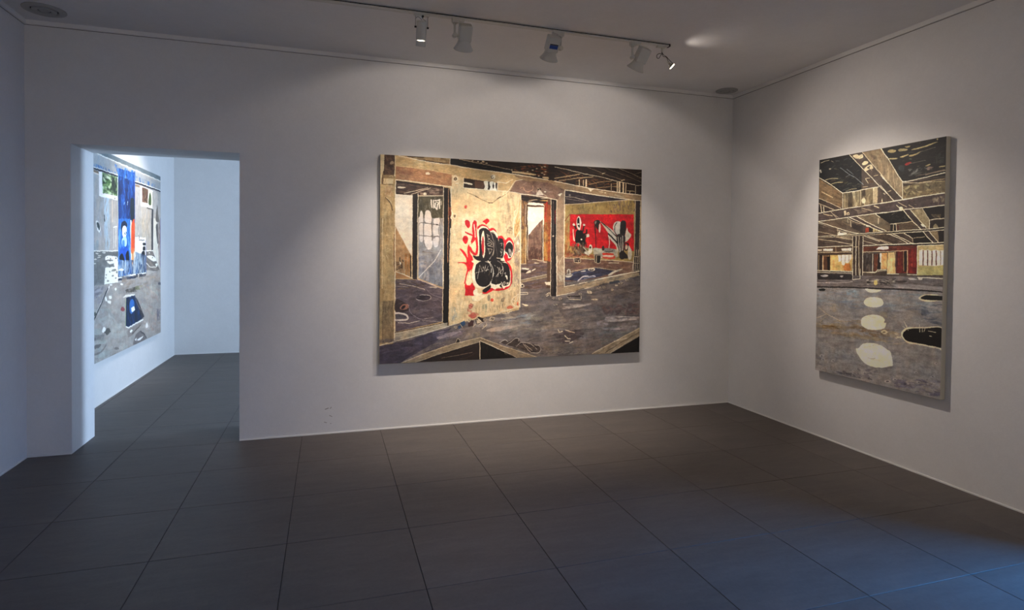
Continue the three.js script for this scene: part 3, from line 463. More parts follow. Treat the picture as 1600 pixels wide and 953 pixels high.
  B().curve('#8d7656', .8, [115, 520, 240, 575, 330, 625, 440, 662, 540, 605, 640, 545, 700, 470, 750, 385, 800, 352, 900, 360, 980, 385]).curve('#eadfc2', .9, [520, 378, 590, 390, 650, 395, 700, 360, 730, 352]).curve('#eadfc2', .9, [640, 540, 690, 480, 735, 405, 770, 368, 860, 352]).line('#3c2e22', .9, [405, 662, 460, 664]).line('#4c3b2b', .9, [520, 610, 570, 580]).line('#4c3b2b', .9, [225, 570, 270, 592]).blob('#e6dcc2', e.oval(462, 310, 32, 30)).curve('#5c4a38', 1, [470, 325, 440, 330, 438, 302, 460, 300]).curve('#b39668', .7, [560, 345, 600, 310, 650, 330, 640, 360]);
  B().blob('#dbc9b4', [1050, 562, 1075, 510, 1095, 480, 1120, 515, 1148, 555]).blob('#33271f', [1070, 470, 1110, 470, 1112, 492, 1075, 492]).curve('#d8c3a2', .7, [1055, 555, 1070, 470, 1100, 490, 1150, 545, 1200, 580]).blob('#e4d6ba', e.oval(1172, 518, 16, 9)).curve('#d0a284', .9, [1000, 430, 1010, 470, 985, 500, 930, 520]).curve('#c79f80', .8, [830, 470, 870, 450, 900, 500, 950, 520]);
  A().curve(W, 1, [1040, 385, 1075, 328, 1108, 380, 1070, 410], 1, true).blob('#4d3a2b', e.oval(1078, 378, 20, 20)).blob('#c9b48c', e.oval(1078, 380, 8, 8)).blob(W, [1072, 436, 1100, 428, 1122, 438, 1090, 448]).curve('#e8dcc0', 1, [1040, 860, 1080, 845, 1095, 880, 1080, 915, 1050, 900], 1, true).blob('#6a563f', [1062, 875, 1085, 870, 1078, 905]).curve(W, 1.4, [1025, 800, 1045, 850, 1025, 900, 1040, 940]);
  // red and black graffiti
  const red = '#c9202b', ink = '#1f1b1c', cream = '#eadfc6';
  B().blob('#d05a4c', e.oval(97, 715, 20, 24)).blob(red, [335, 915, 360, 890, 390, 878, 415, 895, 405, 925, 380, 950, 355, 930]);
  E().blob('#e6d6b4', [60, 10, 250, 20, 260, 200, 280, 480, 130, 380, 60, 330], .6);
  E().blob(red, [88, 50, 115, 25, 150, 50, 158, 105, 140, 135, 110, 120]).blob(red, [60, 275, 85, 242, 120, 248, 135, 290, 120, 335, 95, 350, 65, 310]).blob(red, [330, 50, 360, 25, 400, 15, 418, 45, 390, 75, 375, 90, 355, 65]).blob(red, [90, 180, 150, 205, 195, 228, 190, 245, 130, 220, 95, 200]);
  E().curve(red, 4, [222, 50, 205, 140, 215, 240, 190, 320]).curve(red, 3.4, [235, 60, 232, 180, 250, 300, 262, 400, 245, 490, 200, 470, 160, 400]).blob(red, [195, 60, 240, 45, 240, 130, 215, 210, 190, 180]).curve('#e8dac0', 1.4, [212, 90, 225, 180, 235, 260]).blob(red, [178, 350, 215, 240, 232, 290, 205, 330]);
  E().blob(red, [22, 412, 70, 435, 110, 490, 135, 535, 128, 410, 150, 360, 165, 470, 195, 530, 215, 610, 200, 680, 185, 720, 180, 870, 165, 880, 160, 760, 150, 720, 120, 800, 105, 885, 92, 880, 115, 760, 125, 690, 110, 640, 60, 612, 5, 610, 5, 600, 70, 598, 115, 600, 105, 540, 60, 470]);
  E().blob(red, [110, 885, 160, 905, 190, 890, 240, 953, 110, 960]); G().poly(red, [258, 90, 330, 80, 360, 150, 345, 190, 360, 212, 252, 216]).blob(red, [440, 180, 540, 120, 600, 140, 690, 120, 745, 70, 748, 90, 700, 145, 610, 165, 560, 160, 480, 195]);
  E().blob('#e2d2ae', [155, 760, 175, 705, 185, 780, 190, 890, 150, 912, 118, 885]).blob('#e6d8b6', [185, 590, 240, 570, 300, 580, 250, 640, 215, 740, 210, 850, 240, 930, 300, 953, 390, 960, 420, 930, 380, 955, 300, 900, 230, 800, 250, 650]);
  E().blob(red, [262, 150, 280, 105, 330, 88, 385, 110, 425, 150, 460, 135, 510, 165, 540, 240, 600, 248, 640, 300, 690, 265, 740, 310, 765, 400, 755, 500, 700, 580, 670, 590, 720, 660, 745, 780, 735, 890, 690, 940, 600, 900, 520, 600, 400, 300]);
  E().blob(cream, [265, 190, 290, 130, 330, 108, 390, 130, 430, 175, 480, 165, 530, 215, 545, 290, 590, 268, 620, 300, 630, 420, 640, 360, 690, 308, 740, 350, 755, 440, 740, 520, 690, 550, 660, 490, 640, 470, 640, 580, 670, 620, 715, 720, 722, 840, 700, 925, 560, 945, 300, 945, 215, 870, 195, 740, 230, 640, 300, 590, 235, 530, 275, 500]);
  E().blob(red, [560, 255, 610, 262, 640, 300, 690, 290, 660, 340, 640, 420, 628, 440, 620, 330]).blob(red, [630, 500, 650, 480, 678, 510, 675, 560, 640, 560, 625, 530]);
  E().blob(ink, [282, 200, 300, 150, 340, 135, 400, 155, 445, 200, 490, 320, 490, 420, 465, 530, 420, 575, 350, 590, 250, 570, 205, 510, 260, 520, 292, 480]).blob(ink, [445, 205, 480, 195, 515, 240, 545, 300, 555, 420, 570, 560, 640, 590, 560, 600, 470, 590, 420, 580, 480, 500, 490, 360]).blob(ink, [552, 300, 580, 278, 612, 300, 622, 400, 618, 520, 600, 555, 560, 540]).blob(ink, [645, 400, 670, 345, 705, 330, 740, 365, 748, 430, 725, 520, 700, 530, 670, 470, 645, 455]);
  E().blob(ink, [235, 760, 240, 660, 290, 600, 370, 580, 440, 620, 478, 710, 470, 820, 430, 900, 370, 935, 300, 920, 250, 860]).blob(ink, [440, 600, 520, 580, 580, 600, 660, 615, 700, 680, 712, 780, 705, 870, 660, 920, 620, 915, 600, 870, 560, 905, 500, 918, 460, 880, 490, 780, 480, 680]); G().blob(ink, [440, 160, 510, 105, 530, 80, 520, 140, 470, 180]).blob(ink, [620, 110, 660, 80, 650, 130]).blob(cream, [520, 70, 545, 90, 610, 92, 575, 150, 530, 120]).blob(cream, [640, 100, 690, 95, 668, 145]);
  E().blob(cream, [328, 195, 345, 180, 358, 260, 368, 400, 365, 500, 348, 545, 335, 500, 320, 380, 312, 280]).blob('#a3242b', [328, 262, 340, 250, 352, 320, 355, 430, 345, 505, 332, 470, 320, 380]).blob('#b9b0a6', [685, 430, 705, 420, 735, 470, 725, 515, 700, 505], .8).brush(e.oval(695, 420, 40, 75), ['#6a6258', '#3a3432', '#a59a86'], 20, 3, 1.2, .8, .7, 1.5);
  E().curve('#8f8a86', .9, [430, 180, 470, 270, 490, 380, 475, 480, 430, 560]).curve('#cfc6b6', .9, [372, 590, 440, 620, 480, 700, 478, 800, 455, 870, 440, 905]).curve('#cfc6b6', 1, [455, 200, 500, 215, 525, 265]).curve('#d8d0c0', 1, [430, 620, 455, 680, 455, 740]).curve('#8f8a86', .8, [540, 585, 590, 620, 612, 700, 600, 780]).line('#d8cdb8', 1, [530, 545, 600, 552]).curve('#57504e', .8, [500, 300, 520, 420, 540, 540]);
  E().blob(ink, [470, 872, 520, 905, 580, 890, 640, 922, 695, 895, 712, 800, 640, 720, 540, 740, 480, 800]);
  for (const a of [[385, 220, 410, 232, 395, 250, 430, 240], [395, 265, 430, 285, 400, 300], [400, 320, 440, 330, 455, 360, 410, 380, 395, 350, 430, 345], [420, 380, 480, 395], [410, 420, 430, 490, 465, 425, 400, 418], [440, 300, 470, 340, 480, 380], [570, 350, 600, 340, 590, 380], [575, 420, 605, 430, 590, 480, 575, 450], [600, 490, 580, 520], [245, 745, 300, 730, 420, 700], [300, 640, 285, 740, 270, 825], [310, 655, 330, 720], [330, 735, 345, 660, 360, 715, 378, 640, 365, 745], [385, 720, 415, 650], [400, 690, 385, 730], [500, 755, 502, 758], [535, 665, 560, 700, 545, 800], [565, 670, 590, 760, 570, 740, 612, 690], [610, 660, 620, 720, 600, 790], [630, 760, 655, 740, 650, 770, 672, 830], [645, 800, 670, 790, 668, 830], [520, 800, 560, 740], [500, 640, 515, 655]]) E().line('#ded4c2', .55, a);
  E().blob('#e6dcc8', [650, 790, 670, 780, 682, 820, 675, 838, 660, 810]).curve('#ded4c2', 1.1, [448, 868, 460, 890, 480, 905]).curve('#ded4c2', 1.1, [592, 870, 610, 900, 606, 920]).curve('#c9beac', .9, [625, 880, 640, 868, 650, 890, 630, 905], 1, true).curve('#c9beac', .9, [665, 880, 672, 905]).blob(cream, e.oval(682, 885, 9, 14)).brush([250, 640, 470, 640, 460, 880, 260, 880], ['#2b2627', '#151213', '#38302f'], 30, 8, 2, .8, .5, 1);
  G().blob('#eee2c6', [340, 165, 380, 140, 390, 185, 440, 190, 400, 215, 370, 220, 345, 200]);
  // second doorway
  O().poly('#5c4638', [812.5, 303.5, 864, 311, 864, 450, 813.5, 450]);
  B().fill('#2b211d', [850, 562, 1213, 612, 1213, 680, 940, 650, 850, 660], ['#463830', '#6b5442', '#1d1613', '#8a6e50'], 36, 10, 1.5, .12, .7, .15).line(W2, .8, [940, 645, 1100, 612, 1213, 602]).poly('#c69f63', [1090, 640, 1213, 612, 1213, 645]).line('#1b1411', 1.4, [860, 585, 1060, 612, 1213, 625]);
  O().fill('#735741', [813, 312, 823.5, 316, 822.5, 411, 813.6, 413], ['#8a6a4c', '#5b4434', '#a8834e', '#c09a5c', '#4a372b'], 60, 14, 1.6, UP, .7, .05); E().brush([850, 160, 930, 160, 925, 610, 860, 615], ['#b8915a', '#a67d48', '#c9a66a', '#8d6a40'], 40, 14, 2, UP, .6, .05).line('#e0cfa6', 1, [922, 130, 920, 600]).line('#2b201a', 1, [940, 0, 945, 300]); B().line('#a89a8a', 1.2, [915, 690, 910, 953]).line('#2a201c', 1, [930, 690, 928, 953]);
  B().blob('#f0e8d6', [945, 668, 965, 656, 1130, 676, 1152, 690, 1150, 708, 950, 692]).line('#4a3a30', 1.4, [945, 698, 1020, 712, 1070, 702, 1150, 712]).poly('#f0e8d6', [940, 715, 1020, 722, 1150, 722, 1166, 740, 1162, 960, 938, 960]); E().poly('#efe7d4', [938, -10, 1155, -10, 1150, 18, 1080, 90, 1010, 170, 952, 240]);
  E().fill('#7d5f50', [952, 240, 1010, 170, 1080, 90, 1148, 18, 1146, 585, 955, 550], ['#8f7060', '#6a4c40', '#9b7c66', '#5b3f36', '#a98a70'], 90, 13, 2, UP, .5, .2).brush([955, 400, 1146, 400, 1146, 580, 955, 550], ['#4a322c', '#5d3f34', '#3c2824'], 50, 9, 2, UP, .6, .15).line(W, 1.1, [1150, 0, 1152, 240, 1160, 590]).line('#221a18', .9, [1140, 180, 1146, 560]).curve(W2, .9, [950, 240, 950, 553, 1040, 565, 1213, 600]);
  O().fill('#93512f', [848.6, 318, 861, 320, 861, 409, 850, 407], ['#b0602f', '#7c3a22', '#a0703a', '#b8924e', '#8a6a3c'], 60, 12, 1.6, UP, .7, .05); E().brush([1160, 60, 1213, 60, 1213, 580, 1165, 585], ['#b8954e', '#a68446', '#c4a25e', '#8a6838'], 30, 14, 1.8, UP, .6, .05); B().brush([1160, 660, 1213, 650, 1213, 953, 1170, 953], ['#96301f', '#b04028', '#7a2a1c'], 24, 9, 1.8, UP, .7, .1).line(W2, 1, [1160, 700, 1162, 953]);
  E().fill('#6b5750', [858, 632, 940, 622, 960, 562, 1213, 600, 1213, 960, 858, 960], ['#54443f', '#83706a', '#7a5f48', '#8f7f84', '#605c6c'], 80, 16, 2, -.06, .6, .15).line('#d9c9a8', 1, [860, 628, 925, 622]).poly('#eadfc8', [862, 690, 880, 680, 975, 690, 960, 710]).poly('#e4d8c0', [920, 755, 985, 705, 1000, 735, 960, 752]).poly('#3c302c', [860, 708, 955, 716, 930, 748, 860, 740]).blob(W, [1005, 715, 1050, 690, 1060, 700, 1015, 722]).blob(W2, [1035, 612, 1070, 605, 1110, 616, 1060, 622]).line(W2, .9, [1160, 600, 1213, 612]).poly('#9a8568', [860, 850, 1213, 775, 1213, 800, 860, 878], .9).line(W2, .8, [860, 845, 1213, 770]).line('#bca98a', .7, [860, 878, 1213, 805]).blob(W, [862, 905, 885, 895, 910, 930, 895, 945, 865, 940]).blob('#3a302e', [870, 915, 890, 910, 895, 935, 872, 932]);
  Q4().line(W2, 1, [122, 210, 145, 225, 148, 240, 122, 245]).line(W, .9, [120, 285, 175, 285, 178, 298, 122, 302]).line(W, 1, [312, 208, 355, 205]).poly('#e0d4be', [312, 210, 355, 208, 355, 228, 320, 226]).curve(W, 1, [320, 305, 345, 288, 352, 300, 325, 315]).blob(W, [135, 372, 185, 385, 160, 392]);
  O().poly('#231d1d', [860.2, 311, 869, 313, 871.5, 463, 861.4, 462]).brush([860.2, 311, 869, 313, 871.5, 463, 861.4, 462], ['#3d3638', '#14100f', '#4a3f3a'], 40, 10, 1, UP, .6, .04).line('#8a2c22', 1, [866.5, 328, 867, 350]).line(W, .9, [860, 311, 861.3, 463]).line(W, 1, [868.8, 312, 869, 385, 871.2, 463]).line('#8a7c74', .5, [863.5, 314, 864.5, 460]).blob('#d8c9ae', e.oval(864, 369, 1.4, 1.2));
  B().line(W, 1.2, [845, 545, 1000, 562, 1213, 598]).line(W, 1, [846, 545, 848, 953]); O().line(W, 1, [855, 309.2, 869, 312.4]); E().line(W, 1.1, [848, 0, 852, 500, 855, 953]); G().line(W, 1.2, [840, 0, 840, 340]);
  // pier and window-like opening
  O().fill('#a58d75', [869.5, 312.5, 880.6, 297.5, 882, 447, 999, 425, 999, 431, 871.6, 462], ['#b8a189', '#8f7862', '#c2ac92', '#9c8570', '#7d6857'], 130, 9, 2, 1.2, .5, .6); Q4().brush([410, 20, 458, 20, 460, 200, 410, 200], ['#cdbca0', '#d8c9ae', '#b8a084'], 24, 10, 2.2, 1.1, .6, .5).curve(W2, .8, [420, 60, 445, 10, 458, 5]).curve(W2, .8, [455, 180, 425, 190, 430, 205]);
  C().fill('#393136', [145, 372, 560, 440, 1000, 500, 500, 535, 145, 562], ['#2a2428', '#4a4045', '#564a4a', '#6d615c', '#221c1f'], 80, 11, 1.6, .15, .7, .15).line(W2, .7, [148, 452, 260, 462, 470, 518]).line('#8c7c70', .7, [150, 480, 420, 525]).blob('#8a7f74', e.oval(208, 432, 14, 14));
  const back = [883, 320.5, 923, 316.7, 991, 313.5, 991, 409, 882, 404];
  O().fill('#a08a58', back, ['#b59d64', '#8c7748', '#c4ae78', '#75623f', '#a5894e', '#7d6a4a'], 190, 12, 2.2, UP, .5, .15).brush([950, 314, 991, 314, 991, 334, 950, 333], ['#5d4c50', '#6b5a54', '#4a3d42'], 36, 8, 2.2, UP, .6, .2).brush([882, 345, 890, 345, 890, 404, 882, 404], ['#a5643c', '#b87a48', '#8e5030'], 26, 10, 2, UP, .6, .1).brush([895, 318, 935, 317, 935, 326, 895, 328], ['#6d5c48', '#8a7858'], 20, 6, 1.6, UP, .5);
  F().fill('#c8232a', [215, 42, 500, 44, 1078, 48, 1086, 545, 980, 520, 530, 505, 300, 480, 218, 470], ['#d12a30', '#b81e26', '#c42c2c', '#d4363a', '#aa1c24'], 200, 10, 2.4, UP, .45, .6);
  F().brush([880, 45, 1080, 48, 1086, 540, 1000, 500], ['#a81f26', '#991c22'], 36, 10, 2.4, UP, .35).brush([220, 440, 420, 440, 430, 640, 160, 640], ['#6a4a3a', '#4a352c', '#8a5a40', '#5a3a2c', '#7d4a38'], 90, 7, 2, 1.2, .7, .8).line('#7a3a2a', 1, [215, 42, 150, 130]).brush([150, 560, 560, 590, 560, 640, 150, 640], ['#a84a34', '#b86a4c', '#8a3a2a', '#c49074'], 44, 8, 1.8, 0, .6, .3);
  F().blob('#eee6d6', [305, 130, 318, 78, 340, 70, 362, 110, 370, 170, 355, 250, 330, 255, 308, 200]).blob('#1a1517', [312, 130, 322, 88, 340, 95, 345, 150, 350, 190, 345, 225, 320, 190]).blob('#e0d8ca', e.oval(332, 178, 14, 12)).blob('#1a1517', [330, 205, 350, 195, 345, 225]).blob('#17120f', [300, 290, 325, 250, 350, 262, 385, 265, 402, 310, 425, 330, 428, 450, 400, 470, 340, 440, 292, 420]).blob('#e2d8c6', [325, 245, 345, 262, 350, 240]).curve('#241c1a', 2.4, [300, 240, 280, 200, 262, 190]).blob('#e0d6c4', [248, 180, 268, 165, 285, 190, 262, 200]).curve('#30261f', 2, [398, 270, 400, 220, 415, 195]).blob('#e0d6c4', e.oval(408, 188, 18, 14)).curve('#2b211c', 2.4, [405, 310, 440, 300, 445, 255]).blob('#ded2bc', [425, 330, 470, 310, 482, 340, 460, 355, 430, 350]).blob('#ded2bc', [255, 255, 268, 250, 272, 320, 288, 400, 270, 400, 258, 330]).blob('#30261f', [395, 340, 440, 330, 420, 400]).blob('#e6dcc8', e.oval(375, 385, 12, 12));
  F().brush([270, 430, 440, 420, 470, 600, 270, 610], ['#241c18', '#4d3f34', '#7a6a58', '#3a2e26', '#a0917c'], 90, 6, 1.6, 1.3, .7, .5).blob('#d8ccb4', [480, 470, 500, 450, 525, 490, 515, 560, 470, 590, 430, 580, 420, 550, 470, 540]).blob('#2b221c', e.oval(495, 490, 12, 16)).curve('#c9bca4', 1.4, [400, 490, 450, 540, 480, 600]);
  F().blob('#2c2826', [540, 150, 575, 120, 615, 125, 628, 150, 605, 190, 600, 255, 580, 235, 560, 190]).blob('#8a857c', [545, 165, 560, 135, 580, 140, 560, 190]).curve('#26211f', 1, [552, 160, 555, 250, 570, 400, 578, 560]).curve('#26211f', .7, [560, 180, 568, 420]).blob('#e2d6c6', [610, 200, 622, 170, 632, 210, 628, 280, 612, 290]).blob('#d5cbb8', [622, 135, 700, 190, 770, 240, 800, 265, 850, 350, 880, 540, 860, 530, 840, 470, 780, 400, 735, 345, 735, 300, 690, 235]).curve('#2b2624', 1.6, [640, 150, 740, 240, 850, 350]).curve('#2b2624', 2.2, [740, 310, 800, 370, 880, 460]).curve('#8f887c', 1, [690, 200, 790, 290, 840, 330]);
  F().blob('#cfc6b6', [800, 200, 830, 150, 880, 140, 905, 160, 910, 250, 900, 330, 850, 320, 810, 270]).blob('#2e2a2a', [905, 150, 935, 132, 968, 145, 975, 200, 968, 300, 950, 340, 900, 330, 895, 230]).curve('#3a3432', 1.2, [850, 160, 822, 220, 830, 290, 855, 330]).blob('#d2c9b4', [985, 230, 1010, 280, 1048, 330, 1000, 405, 960, 400]).blob('#37312f', [850, 340, 900, 310, 960, 330, 970, 400, 950, 470, 960, 640, 900, 640, 885, 540, 860, 460]);
  for (const [a, w] of [[[870, 350, 880, 450, 900, 560], 1.2], [[905, 360, 910, 480, 905, 620], 1], [[930, 340, 935, 480, 920, 640], 1.4], [[945, 560, 960, 645], 1.6], [[855, 260, 870, 300], .8]]) F().curve('#cfc8bc', w, a);
  F().curve('#2b2624', 2, [965, 440, 1000, 445, 1012, 490, 990, 530, 965, 520], 1, true).blob('#cabfaa', e.oval(985, 490, 18, 30)).blob('#bfb49c', [540, 510, 620, 505, 850, 520, 870, 580, 850, 630, 640, 640, 560, 620]).brush([540, 510, 850, 520, 860, 630, 560, 620], ['#9a917f', '#d0c6b0', '#b0a690', '#8a8272'], 40, 8, 2, 0, .6).blob('#8f8a80', [690, 505, 820, 515, 815, 555, 700, 545]).blob('#3a3432', [655, 485, 680, 475, 685, 530, 660, 535]).curve('#3a3432', 1, [690, 545, 750, 555, 800, 540]).blob('#d9442f', [670, 570, 800, 575, 805, 600, 680, 598]).blob('#cf5a48', [670, 615, 820, 605, 822, 650, 680, 640]).blob('#e6ccb8', [690, 598, 810, 600, 790, 625, 670, 615]).blob('#2e2826', [900, 560, 940, 540, 1000, 600, 1005, 640, 900, 640]).blob('#cfc6b2', [1010, 480, 1040, 500, 1060, 560, 1050, 650, 1010, 640]).curve('#e0d6c4', 1.4, [745, 350, 755, 420, 750, 500]);
  // yard floor, pool and things lying about
  F().fill('#7a5f52', [148, 642, 560, 655, 1090, 690, 1160, 800, 1160, 830, 700, 900, 240, 953, 148, 953], ['#8c6c5a', '#6a4c44', '#9a7a60', '#5c4a4c', '#a5866c', '#6d5a5e'], 150, 16, 2, -.03, .5, .12).fill('#3f3f50', [155, 930, 180, 880, 300, 820, 500, 770, 620, 765, 900, 815, 760, 855, 560, 905, 300, 945], ['#4c4c60', '#34323f', '#5a5a70', '#4a4650', '#606880'], 70, 16, 2, -.1, .6, .1).line('#c2ad8c', .8, [160, 840, 330, 800, 560, 765, 900, 815]);
  F().line(W2, 1, [150, 632, 260, 640]).line(W2, .9, [330, 640, 560, 655]).line(W2, 1.2, [640, 660, 850, 672, 1050, 692, 1085, 700]).line(W, 1.1, [750, 700, 885, 704]);
  F().poly('#3a302e', [270, 640, 345, 632, 368, 650, 365, 690, 340, 700, 280, 690]).line(W2, .8, [270, 640, 345, 632, 368, 650, 365, 690, 340, 702, 280, 690, 272, 640]).line('#c9bca4', .7, [280, 660, 340, 665, 365, 655]).line('#c9bca4', .6, [340, 665, 340, 700]).poly('#2a2422', [555, 595, 640, 600, 636, 695, 605, 710, 560, 690]).line(W2, .8, [555, 590, 560, 692, 605, 712, 636, 698]).line(W2, 1, [580, 595, 582, 700]).blob('#7d7468', [570, 585, 640, 590, 636, 605, 560, 600]).line(W2, .7, [640, 600, 636, 695]);
  F().blob('#d9cfba', e.oval(518, 790, 48, 24)).blob('#4a4650', e.oval(515, 795, 32, 13)).blob('#cfc4ae', e.oval(515, 786, 18, 7)).blob('#d9cdb8', [185, 800, 210, 782, 232, 800, 236, 848, 262, 862, 235, 892, 180, 895, 158, 865, 188, 850]).blob('#7a6a5c', [196, 806, 216, 796, 220, 842, 198, 848]).line('#5c4c44', .9, [165, 868, 250, 865]).blob('#dcd2c4', [370, 815, 430, 803, 435, 815, 385, 824]).curve('#cdc4c4', 2, [335, 945, 400, 890, 470, 882]).curve('#c9c2c8', 1.6, [480, 890, 540, 880, 568, 886]).line('#8b93a8', 1, [420, 910, 560, 895]).blob('#d9ceb8', [745, 862, 830, 810, 925, 782, 932, 792, 850, 828, 770, 872]).line('#a5947c', .8, [620, 765, 760, 790, 1000, 820]);
  // right-hand post with bottle crate
  O().fill('#3a3230', [991.4, 314, 1000, 314, 1000, 428, 991, 424], ['#2a2422', '#4c423c', '#5d5248', '#1e1918'], 40, 14, 1.2, UP, .6, .05); C().line(W2, .9, [1098, 512, 1100, 953]).line('#cfc0a2', .8, [1165, 515, 1165, 953]).line(W, .9, [1098, 508, 1178, 514]).line(W, 1.1, [140, 362, 138, 953]).line(W, 1.1, [140, 360, 330, 392, 560, 432, 760, 462, 1098, 508]).line(W2, .9, [150, 560, 360, 550, 520, 536, 800, 515, 980, 505]);
  F().line('#b9ac92', .8, [1100, 0, 1096, 520]).line('#cfc0a2', .8, [1165, 0, 1160, 800]);
  for (let r = 0; r < 3; r++) for (let k = 0; k < 3; k++) F().line('#d2c6ae', .8, [1096 + k * 26 - r * 6, 525 + r * 92, 1094 + k * 26 - r * 6, 605 + r * 92]).line('#d2c6ae', .8, [1094 + k * 26 - r * 6, 618 + r * 92, 1112 + k * 26 - r * 6, 618 + r * 92]);
  F().line('#cfc3ac', 1, [1088, 625, 1070, 815]).line(W, 1.1, [138, 0, 140, 500, 148, 953]); Q4().line(W, 1.1, [460, 0, 465, 240]).line(W, 1, [465, 242, 620, 210, 760, 175, 1052, 118]).line(W, 1.1, [405, 312, 520, 290, 700, 235, 820, 205, 1050, 155]).line(W, 1, [403, 0, 405, 312]).brush([470, 245, 1050, 128, 1050, 150, 410, 305], ['#c9bca2', '#98876e', '#b5a68a', '#8a7c68'], 50, 12, 1.6, -.2, .5, .06);
  O().fill('#a9957a', [872, 461, 882, 449, 999, 426, 999, 431.5], ['#bfae92', '#96836a', '#cbbba0'], 60, 12, 1.4, -.2, .5, .05);
  // rubble and painted patches on the foreground floor
  Q4().line(W, .9, [470, 240, 700, 192, 1050, 122]);
  O().brush([740, 500, 930, 480, 940, 530, 720, 545], ['#a2968c', '#94897f', '#ada196', '#8a8080', '#9fa0a2'], 90, 30, 5, -.05, .35, .1).brush([593, 530, 720, 510, 680, 560, 593, 569], ['#3f3b48', '#4a4652', '#565262'], 60, 26, 4, -.2, .4, .15).brush([880, 470, 1001, 440, 1001, 470, 900, 500], ['#55525a', '#62606a', '#4c4a50', '#6a6e70'], 60, 26, 4, -.1, .4, .12).brush([930, 490, 1001, 470, 1001, 520, 940, 530], ['#7a7c7c', '#8c8a8c', '#6a6a70', '#9a9498'], 50, 22, 3.4, -.1, .4, .12);
  Q4().rubble([[432, 335, 16, 11], [662, 285, 24, 14], [735, 250, 15, 8], [775, 248, 11, 11], [905, 215, 20, 9], [955, 190, 13, 8], [398, 384, 20, 6], [705, 342, 24, 5], [380, 330, 11, 8], [840, 265, 9, 12], [590, 300, 14, 6], [690, 262, 12, 6], [870, 232, 14, 6], [985, 178, 12, 6], [345, 300, 14, 7], [500, 322, 16, 6]], W2, '#332c2c');
  Q4().line('#2c2524', 1.4, [490, 316, 590, 316]).line(W2, 1, [500, 338, 595, 342]).line(W2, .9, [595, 312, 598, 335]).poly('#3b4350', [815, 205, 890, 190, 900, 210, 820, 222], .8).brush([380, 230, 980, 150, 1050, 160, 700, 330, 420, 350], ['#46424a', '#57575f', '#3a3a42', '#4a5058'], 50, 10, 2.4, -.15, .5, .2);
  Q4().brush([455, 372, 560, 380, 670, 365, 680, 380, 600, 400, 450, 418], ['#c4b8b0', '#b0a49e', '#d2c6ba', '#968a86'], 46, 12, 2.2, -.05, .7, .12).brush([790, 478, 860, 470, 1052, 478, 1050, 500, 880, 518, 780, 515], ['#cabdb6', '#b5a9a8', '#d6cac0', '#94898a'], 50, 13, 2.2, -.08, .7, .12).brush([745, 558, 860, 566, 930, 544, 1040, 545, 1030, 560, 900, 578, 780, 578], ['#b8abae', '#c9bcb8', '#9a9092'], 44, 13, 2.1, -.08, .7, .1).brush([712, 518, 790, 503, 815, 542, 735, 548], ['#a99da0', '#938a8c'], 20, 8, 2.2, -.1, .6, .3).brush([0, 470, 200, 440, 260, 470, 0, 520], ['#b5aba0', '#a8b0b8', '#c2b4a6'], 40, 14, 2.4, -.12, .55, .12);
  Q4().brush([760, 400, 1055, 360, 1055, 470, 780, 470], ['#5e4a48', '#7a605c', '#8a6e68', '#4e4044'], 70, 8, 3, .3, .5, 1.2).brush([0, 450, 420, 420, 520, 560, 0, 600], ['#a79a88', '#998c7e', '#b5a894', '#8f8478'], 90, 16, 3.4, -.04, .4, .1).brush([720, 560, 1055, 540, 1055, 600, 760, 700], ['#6a7472', '#5c6466', '#7a8280'], 50, 14, 2.8, -.1, .4, .1);
  Q4().brush([385, 596, 480, 578, 630, 578, 625, 622, 540, 662, 470, 692, 388, 662], ['#463d40', '#3c3436', '#574c4e'], 60, 12, 2.6, -.1, .6, .2).brush([390, 580, 630, 575, 620, 640, 480, 690, 390, 670], ['#38302f', '#57494c', '#6a5c5c'], 30, 9, 2, .2, .6, .4).line(W, 1.3, [420, 578, 430, 598, 455, 590]).line(W2, 1.1, [478, 580, 515, 592, 550, 602]).line(W, 1.4, [472, 625, 500, 648, 518, 650]).line(W, 1.3, [478, 668, 510, 668]).line(W, 1.2, [512, 684, 538, 672]);
  Q3().fill('#4a4450', [66, 704, 300, 660, 500, 590, 640, 560, 500, 680, 360, 760, 230, 838, 66, 848], ['#3d3844', '#5a5462', '#6a6470', '#47424e', '#524e62'], 150, 20, 2.6, -.22, .5, .15).brush([480, 600, 760, 560, 720, 640, 560, 680], ['#8f8288', '#a5989a', '#5c5464', '#787080'], 50, 16, 2.4, -.2, .5, .1).blob('#a79a9c', [520, 640, 620, 600, 710, 588, 640, 622, 560, 645], .7);
  G().poly('#34506e', [208, 500, 250, 482, 262, 520, 230, 545, 205, 530]).poly('#40587a', [180, 545, 215, 525, 210, 565, 185, 570]).poly('#4a3432', [290, 490, 350, 480, 345, 540, 290, 545]).poly('#2e2524', [365, 470, 400, 440, 440, 455, 470, 485, 420, 500, 380, 520]).rubble([[155, 550, 18, 13], [300, 480, 16, 13], [405, 490, 30, 28], [470, 470, 24, 14], [540, 458, 26, 17], [640, 405, 26, 9], [700, 398, 20, 8], [465, 540, 22, 12], [740, 385, 16, 6]], W2, '#2e2524');
  for (const a of [[280, 460, 300, 500, 320, 470], [375, 480, 385, 455, 420, 480, 440, 500, 400, 525], [345, 545, 370, 520], [440, 570, 490, 530, 480, 510], [515, 470, 530, 440, 575, 450, 560, 480, 520, 480], [205, 520, 230, 555], [610, 410, 650, 385, 690, 375], [660, 410, 720, 400, 760, 375]]) G().line(W2, .8, a);
